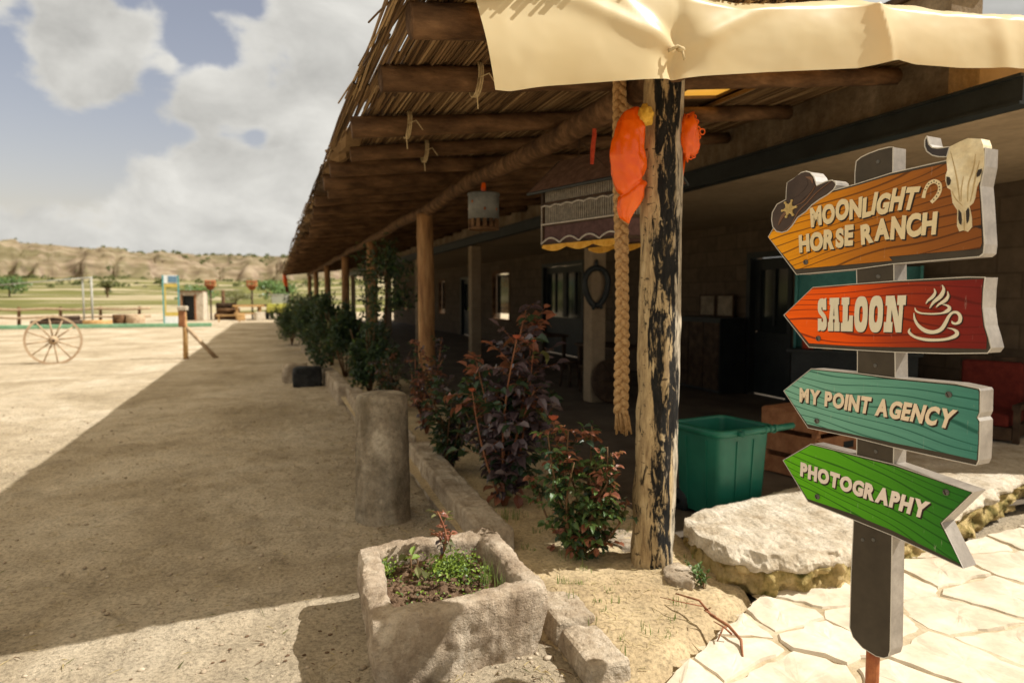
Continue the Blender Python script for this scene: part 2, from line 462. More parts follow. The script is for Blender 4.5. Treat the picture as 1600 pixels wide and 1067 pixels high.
# hills: gentle fields, then eroded tuff cliffs
def hill_mat():
    m = Mat('hill_country'); g = m.node('ShaderNodeNewGeometry'); sp = m.node('ShaderNodeSeparateXYZ'); m.l.new(g.outputs['Normal'], sp.inputs[0])
    ps = m.node('ShaderNodeSeparateXYZ'); m.l.new(g.outputs['Position'], ps.inputs[0])
    co = m.coord('world', (.010, .030, .02)); co2 = m.coord('world', (1, 1, 1)); cov = m.coord('world', (.06, .06, .35))
    n1 = m.noise(co, 2.2, 4, .5, .8); n2 = m.noise(co2, .09, 6, .6); n3 = m.noise(cov, 1.0, 6, .6)
    field = m.ramp(n1, [(.36, (.38, .33, .22)), (.42, (.34, .29, .18)), (.45, (.125, .13, .042)), (.56, (.17, .165, .06)), (.61, (.09, .10, .035)), (.66, (.34, .29, .19))])
    field = m.mix(.5, field, m.ramp(n2, [(.3, .6), (.7, 1.3)]), 'MULTIPLY')
    rock = m.ramp(n3, [(.3, (.085, .062, .047)), (.48, (.19, .145, .108)), (.68, (.31, .255, .195))])
    veg = m.ramp(m.noise(m.coord('world', (1, 1, 1.6)), .045, 7, .62), [(.50, 0), (.60, 1)])
    rock = m.mix(m.math('MULTIPLY', veg, .5), rock, (.10, .095, .05))
    rock = m.mix(.4, rock, m.ramp(m.noise(m.coord('world', (.02, .02, .6)), 1.2, 4), [(.4, (1, .86, .76)), (.65, (1.1, 1.1, 1.0))]), 'MULTIPLY')
    st = m.ramp(sp.outputs[2], [(.62, 1), (.93, .75)])
    hi = m.math('MULTIPLY', st, m.ramp(m.math('MULTIPLY', m.math('ADD', ps.outputs[2], m.math('MULTIPLY', m.noise(co2, .03, 4), 6)), .04), [(.40, 0), (.52, 1)]))
    col = m.mix(hi, field, rock)
    m.base(col); m.rough(.95, .05); return m.m
M['hill'] = hill_mat()
b = MB()
azs = [-80 + .22 * i for i in range(500)]
rs = [66 + 5 * i for i in range(40)] + [266 + 2.6 * i for i in range(70)] + [448 + 14 * i for i in range(30)]
def hill_z(az, r):
    x, y = r * math.sin(rad(az)), r * math.cos(rad(az))
    t = max(0, min(1, (az + 22) / 26))
    top = 29.5 - 6.5 * t + 2.0 * fbm(az * .12, 1.5, 0) + 0
    z = -.6 + 1.0 * sstep(66, 80, r) + 7.2 * sstep(75, 330, r) + (1.3 * fbm(x * .014, y * .014, 5) + .5 * fbm(x * .05, y * .05, 2)) * sstep(90, 190, r)
    wz = az + 1.6 * fbm(az * .35, r * .01, 4) + .5 * fbm(az * 1.3, r * .02, 2)
    rc = 330 + 46 * fbm(az * .13, 7.7, 0) + 22 * abs(fbm(wz * .33, 2.2, 1)) + 9 * abs(fbm(wz * 1.3, 5.2, 1)) + 14 * fbm(x * .03, y * .03, 8)
    gull = abs(noise.noise(Vector((wz * .40, r * .006, 3.3)))); gull2 = abs(noise.noise(Vector((wz * 1.25, r * .014, 9.3))))
    c = .55 * sstep(rc, rc + 26 + 30 * gull, r) + .45 * sstep(rc + 14, rc + 85 + 30 * fbm(az * .5, 3, 3), r)
    z += (top - 8.5) * (c ** .9)
    z -= (5.0 * math.exp(-gull * 11) + 2.0 * math.exp(-gull2 * 9)) * c * (1 - sstep(rc + 60, rc + 120, r)) * 1.3
    z += 1.4 * fbm(x * .06, y * .06, z * .05) * c
    z += (5.5 + 1.0 * fbm(az * .3, 4, 1)) * sstep(400, 560, r) * c
    return x, y, z
for r in rs:
    for a in azs: b.v.append(hill_z(a, r))
nx = len(azs)
for j in range(len(rs) - 1):
    for i in range(nx - 1):
        q = j * nx + i; b.f.append((q, q + 1, q + nx + 1, q + nx)); b.mi.append(0)
structure(b.build('hills', M['hill'], smooth=True), 'eroded tan badland cliffs above green fields', 'hills')
M['scrub'] = leafmat('scrub_leaf', (.045, .055, .02), (.12, .13, .05), .8, .1, .1)
b = MB(); r3 = random.Random(5)
def clump(mb, c, r, n, leaf, m=0, rr=r3):
    for _ in range(n):
        d = Vector((rr.gauss(0, 1), rr.gauss(0, 1), rr.gauss(0, 1))).normalized() * (rr.random() ** .4)
        p = Vector(c) + Vector((d.x * r[0], d.y * r[1], d.z * r[2]))
        u = Vector((rr.gauss(0, 1), rr.gauss(0, 1), rr.gauss(0, 1))).normalized() * leaf; v = u.orthogonal().normalized() * leaf
        mb.add([p - u, p + v, p + u, p - v], [(0, 1, 2, 3)], m)
for _ in range(520):
    az = r3.uniform(-24, 9)
    if r3.random() < .5: r = r3.uniform(470, 560) if r3.random() < .6 else r3.uniform(400, 450)
    else: r = r3.uniform(190, 340)
    x, y, z = hill_z(az, r); s_ = r3.uniform(.5, 1.15) * (1.5 if az > -10 and r > 380 else 1)
    clump(b, (x, y, z + s_ * .4), (s_ * 1.2, s_ * 1.2, s_ * .7), 22, s_ * .35)
tag(b.build('scrub', M['scrub']), 'dark low scrub dotting the far hillside', 'scrub', None, 'stuff')

# ------------------------------------------------------------------ building with its veranda
def masonry(name, c1, c2, sc_=1.0):
    m = Mat(name); co = m.coord('world', (1, 1, 1))
    br = m.node('ShaderNodeTexBrick'); g = m.node('ShaderNodeNewGeometry'); sp = m.node('ShaderNodeSeparateXYZ'); m.l.new(g.outputs['Position'], sp.inputs[0])
    cb = m.node('ShaderNodeCombineXYZ'); m.l.new(m.math('ADD', sp.outputs[1], sp.outputs[0]), cb.inputs[0]); m.l.new(sp.outputs[2], cb.inputs[1]); m.l.new(cb.outputs[0], br.inputs['Vector'])
    br.inputs['Scale'].default_value = 1; br.inputs['Brick Width'].default_value = .55 * sc_; br.inputs['Row Height'].default_value = .27 * sc_; br.inputs['Mortar Size'].default_value = .012
    br.inputs['Color1'].default_value = (*c1, 1); br.inputs['Color2'].default_value = (*c2, 1); br.inputs['Mortar'].default_value = (c1[0] * .86, c1[1] * .86, c1[2] * .86, 1)
    col = m.mix(.6, br.outputs['Color'], m.ramp(m.noise(co, 6, 8, .65), [(.3, .6), (.7, 1.3)]), 'MULTIPLY')
    m.base(col); m.rough(.92, .1); m.bump(br.outputs['Fac'], -.25, .006); m.bump(m.noise(co, 30, 6, .7), .5, .01); return m.m
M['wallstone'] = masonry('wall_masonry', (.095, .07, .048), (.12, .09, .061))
M['parapet'] = stonemat('rough_wall_stone', (.15, .11, .07), (.23, .175, .115), (.31, .24, .165), 2.5, 18, .8)
M['ceiling'] = simple('ceiling_render', (.27, .205, .135), (.35, .27, .18), 1.5, .9, .1, .1)
M['steel'] = simple('dark_steel', (.014, .018, .019), (.027, .033, .035), 5, .5, .3, .1, 40, .002)
M['wood'] = simple('weathered_wood', (.060, .032, .016), (.215, .12, .06), 9, .8, .15, 1.0, 26, .016, (.35, 1, 1), c3=(.125, .068, .033))
M['darkwood'] = simple('dark_wood', (.03, .018, .011), (.09, .055, .032), 7, .7, .2, .5, 22, .01)
M['doorpaint'] = simple('dark_door_paint', (.012, .016, .017), (.026, .030, .03), 4, .5, .3, .2, 20, .003)
g = Mat('window_glass'); g.base((.02, .025, .025)); g.rough(.08, .35); M['glass'] = g.m
bl = empty('ranch_house', 'long stone ranch house with dark doors behind the shaded veranda', 'building', (4.5, 2.4, 0))
def part(mb, name, mat, parent, smooth=False, off=Vector((4.5, 2.4, 0))):
    mb.v = [tuple(Vector(p) - off) for p in mb.v]
    return mb.build(name, mat, parent, smooth)
Y0, Y1, WX = 3.05, 44.0, 7.4
openings = [(8.3, 9.35, .035, 2.35, 'door'), (11.6, 12.7, .95, 2.2, 'window'), (15.6, 18.4, .035, 2.55, 'door'), (21.2, 23.1, .8, 2.5, 'window'), (26.0, 27.4, .035, 2.4, 'door'), (30, 31.3, .8, 2.4, 'window'), (34.5, 36, .035, 2.4, 'door'), (39, 40.2, .8, 2.4, 'window')]
b = MB(); ys_ = [3.6]; 
cur = 3.05
for (a, c, z0, z1, k) in openings:
    b.box((WX + .15, (cur + a) / 2, 1.44), (.3, a - cur, 2.81)); 
    b.box((WX + .15, (a + c) / 2, (z1 + 2.845) / 2), (.3, c - a, 2.845 - z1))
    if z0 > .1: b.box((WX + .15, (a + c) / 2, (z0 + .036) / 2), (.3, c - a, z0 - .036))
    cur = c
b.box((WX + .15, (cur + Y1) / 2, 1.44), (.3, Y1 - cur, 2.81))
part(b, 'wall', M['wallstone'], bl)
b = MB(); b.box((6.1, (Y0 + Y1) / 2, 2.91), (3.0, Y1 - Y0, .12)); part(b, 'ceiling', M['ceiling'], bl)
b = MB(); b.box((4.5, (Y0 + Y1) / 2, 2.855), (.14, Y1 - Y0, .02)); b.box((4.5, (Y0 + Y1) / 2, 3.025), (.14, Y1 - Y0, .02)); b.box((4.47, (Y0 + Y1) / 2, 2.94), (.03, Y1 - Y0, .15)); part(b, 'fascia_beam', M['steel'], bl)
b = MB(); b.box((4.66, (Y0 + .55 + Y1) / 2, 3.43), (.30, Y1 - Y0 - .55, .788)); part(b, 'parapet', M['parapet'], bl)
b = MB(); b.box((4.66, (Y0 + .55 + Y1) / 2, 3.85), (.40, Y1 - Y0 - .45, .05)); part(b, 'coping', M['darkwood'], bl)
b = MB(); b.box((6.3, (Y0 + .6 + Y1) / 2, 3.2), (2.95, Y1 - Y0 - .6, .46)); part(b, 'roof', M['ceiling'], bl)
for i in range(1, 7):
    y = 2.9 + 6.45 * i
    b = MB(); b.box((4.62, y, 1.435), (.26, .26, 2.80)); o = part(b, 'pillar', M['ceiling'], bl); bevel(o, .03, 2)
for (a, c, z0, z1, k) in openings:
    b = MB(); t = .09
    for (yy, w_) in ((a + t / 2, t), (c - t / 2, t)): b.box((WX + .05, yy, (z0 + z1) / 2), (.14, w_, z1 - z0 - .004))
    b.box((WX + .05, (a + c) / 2, z1 - t / 2 - .002), (.14, c - a - 2 * t, t))
    if k == 'window': b.box((WX + .03, (a + c) / 2, z0 + .03), (.2, c - a - 2 * t, .055))
    fr = part(b, k, M['wood'] if k == 'window' else M['doorpaint'], bl)
    b = MB()
    if k == 'door':
        n = 2 if c - a > 1.6 else 1; lw = (c - a - 2 * t) / n
        for q in range(n):
            yc = a + t + lw * (q + .5)
            b.box((WX + .12, yc, z0 + .52), (.05, lw - .01, 1.0)); 
            for s_ in (-1, 1): b.box((WX + .12, yc + s_ * (lw / 2 - .06), (z0 + 1.02 + z1 - t) / 2), (.05, .11, z1 - t - z0 - 1.06))
            b.box((WX + .12, yc, z1 - t - .1), (.05, lw - .24, .18)); b.box((WX + .12, yc, (1.05 + z1) / 2), (.04, .05, z1 - 1.3))
        part(b, 'leaf', M['doorpaint'], fr)
    b = MB(); b.box((WX + .14, (a + c) / 2, (max(z0, .99) + z1 - t) / 2), (.012, c - a - 2 * t - .02, z1 - t - max(z0, .99) - .1)); part(b, 'pane', M['glass'], fr)

# ------------------------------------------------------------------ pergola
def postwood(name):
    m = Mat(name); co = m.coord('world', (6, 6, .9)); co2 = m.coord('world', (16, 16, 2.2))
    col = m.ramp(m.noise(co, 1.4, 6, .6), [(.3, (.16, .08, .035)), (.5, (.34, .18, .075)), (.7, (.50, .30, .14))])
    col = m.mix(.6, col, m.ramp(m.noise(co2, 1.5, 6, .7), [(.35, .45), (.6, 1.2)]), 'MULTIPLY')
    m.base(col); m.rough(.75, .2); m.bump(m.noise(co2, 2, 6, .7), .7, .015); return m.m
M['postwood'] = postwood('warm_post_wood')
def charred():
    m = Mat('charred_post_wood'); g = m.node('ShaderNodeNewGeometry'); sp = m.node('ShaderNodeSeparateXYZ'); m.l.new(g.outputs['Position'], sp.inputs[0])
    ang = m.math('ARCTAN2', m.math('SUBTRACT', sp.outputs[1], 3.42), m.math('SUBTRACT', sp.outputs[0], 2.12))
    co = m.coord('world', (9, 9, 1.1)); co2 = m.coord('world', (30, 30, 7)); co3 = m.coord('world', (14, 14, 30))
    pale = m.ramp(m.noise(co2, 1, 6, .7), [(.3, (.21, .14, .075)), (.55, (.50, .37, .20)), (.7, (.62, .49, .30))])
    ticks = m.ramp(m.noise(co3, 1.4, 3, .6, .4), [(.62, 0), (.66, 1)])
    pale = m.mix(m.math('MULTIPLY', ticks, .8), pale, (.03, .022, .016))
    black = m.ramp(m.noise(co2, 1.6, 6, .75), [(.40, (.010, .010, .010)), (.62, (.022, .02, .018)), (.72, (.30, .25, .19))])
    # burnt streak runs down the side that faces the yard
    d = m.math('ABSOLUTE', m.math('SUBTRACT', ang, -1.92))
    f = m.math('ADD', m.math('MULTIPLY', d, 1.0), m.math('MULTIPLY', m.math('SUBTRACT', m.noise(co, 1.2, 6, .62), .5), 2.3))
    chip = m.ramp(m.noise(m.coord('world', (13, 13, 3.4)), 1.6, 6, .68, .5), [(.52, 0), (.57, 1)])
    k = m.math('SUBTRACT', m.ramp(f, [(.60, 1), (.66, 0)]), m.math('MULTIPLY', chip, .85), clamp=True)
    k = m.math('MAXIMUM', k, m.math('MULTIPLY', m.ramp(m.noise(m.coord('world', (11, 11, 2.2)), 2.2, 6, .7, .6), [(.60, 0), (.63, 1)]), .9))
    grey = m.ramp(m.noise(co2, 1.3, 6, .7), [(.35, (.10, .085, .065)), (.6, (.52, .45, .34))])
    side = m.ramp(m.math('ADD', m.math('COSINE', m.math('ADD', ang, .34)), m.math('MULTIPLY', m.math('SUBTRACT', m.noise(co, 1, 4), .5), .5)), [(.36, 0), (.55, 1)])
    base = m.mix(side, pale, grey)
    m.base(m.mix(k, base, black)); m.rough(.85, .15)
    m.bump(m.math('MULTIPLY', k, -1), .6, .012); m.bump(m.noise(co2, 1.5, 6, .75), .8, .012); return m.m
M['charred'] = charred()
def reedmat():
    m = Mat('dry_reed'); g = m.node('ShaderNodeNewGeometry'); co = m.coord('world', (20, 3, 20))
    col = m.ramp(g.outputs['Random Per Island'], [(0, (.06, .034, .016)), (.4, (.15, .088, .042)), (.75, (.25, .155, .075)), (1, (.42, .29, .15))])
    col = m.mix(.5, col, m.ramp(m.noise(co, 1.5, 4), [(.3, .6), (.7, 1.2)]), 'MULTIPLY')
    m.base(col); m.rough(.7, .2); return m.m
M['reed'] = reedmat()
PX = 2.12
pg = empty('pergola', 'long reed roofed pergola on rough timber posts along the house', 'pergola', (PX, 3.42, 0))
off = Vector((PX, 3.42, 0))
posts = [3.42, 9.75, 15.27, 21.2, 28.0, 35.0, 41.5]
for i, y in enumerate(posts):
    b = MB(); n = 60 if i < 2 else 24; h = 2.93 if i == 0 else 2.82
    pts = [(PX + .018 * math.sin(t * 2.1 + i * 2) * t + (0.0 if i else .012 * math.sin(t * 5)), y + .015 * math.sin(t * 1.7 + i), .0 + h * t) for t in [k / n for k in range(n + 1)]]
    if i == 0: pts = [(p[0] - .05 * (1 - p[2] / h), p[1], p[2]) for p in pts]
    r0 = .116 if i == 0 else .118
    b.tube(pts, [r0 * (1.06 - .10 * k / n) for k in range(n + 1)], 28 if i < 2 else 14, 0, True, .13 if i == 0 else .08, 5.0, i * 3.1)
    o = part(b, 'post', M['charred'] if i == 0 else M['postwood'], pg, True, off)
    if i == 0: o['label'] = 'black charred and pale peeling corner post'
b = MB(); n = 120
b.tube([(PX + .02 * math.sin(k * .35), 3.02 + 39.2 * k / n, 2.885 + .018 * math.sin(k * .5 + 1)) for k in range(n + 1)], .086, 12, 0, True, .1, 2.0)
part(b, 'beam', M['wood'], pg, True, off)
RZ = lambda x: 2.86 + .11 * (x - .66)
r4 = random.Random(11)
raf = [3.06, 3.93, 5.02, 6.05, 6.85, 7.6, 8.35, 9.15] + [10.1 + .93 * i for i in range(35)]
for i, y in enumerate(raf):
    b = MB(); x0 = .60 + r4.uniform(-.08, .08) + .0035 * y; x1 = 4.49 if i not in (1, 2) else 4.4; k0 = r4.uniform(.060, .078)
    if i == 0: k0 = .072
    n = 14; dy = r4.uniform(-.08, .08)
    pts = [(x0 + (x1 - x0) * t, y + dy * t + .02 * math.sin(5 * t + i), RZ(x0 + (x1 - x0) * t) + .012 * math.sin(4 * t + 2 * i)) for t in [q / n for q in range(n + 1)]]
    b.tube(pts, [k0 * (1.1 - .2 * q / n) for q in range(n + 1)], 10, 0, True, .12, 3, i)
    part(b, 'rafter', M['wood'] if i < 3 else M['wood'], pg, True, off)
# reeds: individual canes laid along the roof, plus a bundled upper layer
b = MB()
def cane(mb, a, c, r, seg=4):
    a, c = Vector(a), Vector(c); d = (c - a).normalized(); u = d.orthogonal().normalized(); v = d.cross(u)
    o = [u * r, v * r, -u * r, -v * r]
    mid = (a + c) / 2 + Vector((r4.uniform(-.012, .012), 0, r4.uniform(-.012, .006)))
    mb.add([a + q for q in o] + [mid + q for q in o] + [c + q for q in o], [(0, 1, 5, 4), (1, 2, 6, 5), (2, 3, 7, 6), (3, 0, 4, 7), (4, 5, 9, 8), (5, 6, 10, 9), (6, 7, 11, 10), (7, 4, 8, 11)], 0)
y = 2.72
while y < 44:
    L = 1.9 if y < 12 else 3.2
    step = .0115 if y < 8 else (.02 if y < 15 else .035)
    x = .50
    while x < 4.5:
        for lay in range(2 if y < 12 else 1):
            xx = x + r4.uniform(-.010, .010); yy = y + r4.uniform(-.35, .3) - lay * .4
            if y < 3: yy = max(yy, 2.70 + .1 * r4.random() + .12 * max(0, xx - .6))
            if .5 < xx < .74 and r4.random() < .30: continue
            sk = r4.uniform(-.03, .03) if xx > .7 else r4.uniform(-.012, .03); zz = RZ(xx) + .078 + .016 * lay + r4.uniform(0, .014)
            if 2.98 < xx < 3.6 and yy < 4.96: continue
            cane(b, (xx, yy, zz), (xx + sk, yy + L + r4.uniform(-.2, .3), RZ(xx + sk) + .078 + .018 * lay + r4.uniform(0, .016)), r4.uniform(.0045, .0085) * (1 if y < 12 else 1.9))
        x += step
    y += L * .8
for _ in range(90):                                                # ragged ends sticking out over the eave
    yy = 2.8 + 41 * r4.random() ** 1.5; xx = .52 + r4.uniform(-.02, .12); z = RZ(xx) + .09
    cane(b, (xx, yy, z), (xx - r4.uniform(.0, .07), yy + r4.uniform(.2, .9), z + r4.uniform(-.03, .03)), r4.uniform(.004, .007))
for k in range(60):
    yy = 6 + .62 * k
    b.blobby((.60 + .0035 * yy, yy, RZ(.6) + .10), (.11, .40, .05), 0, 2, .5, 3, k)
for (x0, x1, ya) in ((.72, 2.3, 3.0), (2.3, 2.98, 3.0), (2.98, 3.6, 5.0), (3.6, 4.5, 3.3)):
    b.add([(x0, ya, RZ(x0) + .135), (x1, ya, RZ(x1) + .135), (x1, 44, RZ(x1) + .135), (x0, 44, RZ(x0) + .135), (x0, ya, RZ(x0) + .16), (x1, ya, RZ(x1) + .16), (x1, 44, RZ(x1) + .16), (x0, 44, RZ(x0) + .16)], [(3, 2, 1, 0), (4, 5, 6, 7), (0, 1, 5, 4), (1, 2, 6, 5), (2, 3, 7, 6), (3, 0, 4, 7)], 0)
part(b, 'reed_roof', M['reed'], pg, False, off)
M['twine'] = simple('twine', (.40, .30, .16), (.6, .48, .28), 20, .9)
                                                                    # twine lashing on the first rafters
for (x, y) in ((1.0, 3.06), (1.15, 3.93), (.95, 5.02), (1.3, 6.05)):
    z = RZ(x); b = MB()
    for q in range(3):
        b.tube([(x + .012 * q + .005 * math.sin(a), y + .1 * math.cos(a), z + .1 * math.sin(a)) for a in [j * math.pi / 8 for j in range(17)]], .005, 5)
    b.tube([(x, y - .1, z - .02), (x - .02, y - .12, z - .1), (x - .01, y - .11, z - .2)], .004, 5); b.tube([(x, y - .1, z - .02), (x + .05, y - .13, z + .0), (x + .1, y - .12, z - .06)], .004, 5)
    part(b, 'lashing', M['twine'], pg, True, off)

# ------------------------------------------------------------------ cream tarpaulin over the near end of the roof
tm = Mat('cream_tarpaulin'); co = tm.coord('world')
tc_ = tm.ramp(tm.noise(co, 1.5, 5), [(.3, (.76, .63, .36)), (.7, (.83, .72, .46))])
tm.base(tc_); tm.rough(.36, .45); tm.bump(tm.noise(co, 3, 2, .4), .12, .03)
tr = tm.node('ShaderNodeBsdfTranslucent'); tr.inputs[0].default_value = (.95, .50, .07, 1)
ms = tm.node('ShaderNodeMixShader'); ms.inputs[0].default_value = .35
tm.l.new(tm.b.outputs[0], ms.inputs[1]); tm.l.new(tr.outputs[0], ms.inputs[2]); tm.l.new(ms.outputs[0], tm.out.inputs[0])
M['tarp'] = tm.m
def interp(tab, x):
    if x <= tab[0][0]: return tab[0][1]
    for (a, p), (c, q) in zip(tab, tab[1:]):
        if x <= c: t = (x - a) / (c - a); return p + (q - p) * t
    return tab[-1][1]
TB = [(0.913, 2.528), (1.307, 2.592), (1.845, 2.682), (1.899, 2.691), (2.372, 2.769), (2.962, 2.853), (3.106, 2.889), (3.235, 2.925), (3.37, 2.917), (3.73, 2.941), (4.271, 3.003), (5.521, 3.176)]
TT = [(0.823, 2.886), (1.63, 3.023), (1.873, 3.054), (2.207, 3.056), (3.037, 3.19), (3.61, 3.225), (4.249, 3.286), (5.498, 3.399)]
TY = lambda x: 2.84 + .025 * (x - .9)
b = MB(); nu, nv = 240, 40
TIEX, TIEZ = 1.842, 2.803
for i in range(nu + 1):
    x = .84 + (5.6 - .84) * i / nu
    for j in range(nv + 1):
        v = j / nv                                                   # 0 bottom .. .72 rim .. 1 back on the roof
        zb, zt = interp(TB, x), interp(TT, x)
        y = TY(x); xx = x
        if v <= .72:
            t = v / .72; z = zb + (zt - zb) * t
            xx = x + .085 * (1 - t) * (1 - sstep(.84, 1.2, x))
            dx, dz = x - TIEX, z - TIEZ
            # folds that run to the tie
            fx = 0
            if dx < 0:
                ridge = dz - (-dx) * .30; fx += -.034 * math.exp(-(ridge / .05) ** 2) * math.exp(dx / .9)
                ridge = dz - (-dx) * .62; fx += -.018 * math.exp(-(ridge / .04) ** 2) * math.exp(dx / .5)
            else:
                ridge = dz - dx * .55; fx += -.030 * math.exp(-(ridge / .05) ** 2) * math.exp(-dx / .5)
            fx += .07 * math.exp(-(dx / .10) ** 2 - (dz / .12) ** 2)
            fx += .03 * math.exp(-(dx / .03) ** 2) * (1 if dz < 0 else .3)
            # the sharp crease further along
            cx = 3.037 + .14 * (1 - t); fx += -.060 * math.exp(-abs(x - cx) / .08) * (.45 + .55 * t)
            cx = 4.0 + .1 * (1 - t); fx += -.02 * math.exp(-((x - cx) / .1) ** 2)
            fx += .008 * math.sin(x * 3.1 + 2 * t) * (1 - t) - .03 * math.sin(math.pi * t) * .6 + .006 * fbm(x * 2.3, z * 3, 2)
            y += fx
        else:
            t = (v - .72) / .28; a = min(1, t / .25) * math.pi / 2
            y += .06 * math.sin(a) * 1 + max(0, t - .25) * 3.1
            z = zt + .045 * math.sin(a * 1.0) + (RZ(x) + .20 - zt - .045) * sstep(.2, .6, t) + .015 * fbm(x * 3, t * 4, 1)
        b.v.append((xx, y, z))
for i in range(nu):
    for j in range(nv):
        q = i * (nv + 1) + j; b.f.append((q, q + nv + 1, q + nv + 2, q + 1)); b.mi.append(0)
tp = b.build('tarpaulin', M['tarp'], smooth=True)
tag(tp, 'cream tarpaulin tied over the near end of the reed roof', 'tarpaulin')
b = MB(); cy = TY(TIEX) + .02
b.tube([(TIEX - .06, cy - .03, TIEZ - .01), (TIEX - .02, cy - .045, TIEZ + .012), (TIEX + .015, cy - .04, TIEZ + .005), (TIEX + .02, cy + .1, TIEZ + .05), (TIEX + .1, cy + .45, TIEZ + .14), (2.08, 3.31, 2.92)], .008, 6)
b.blobby((TIEX, cy - .045, TIEZ), (.018, .018, .014), 0, 2, .3)
b.tube([(TIEX, cy - .05, TIEZ), (TIEX + .012, cy - .055, TIEZ - .05)], .006, 5)
b.build('tie_string', M['twine'], tp, True)
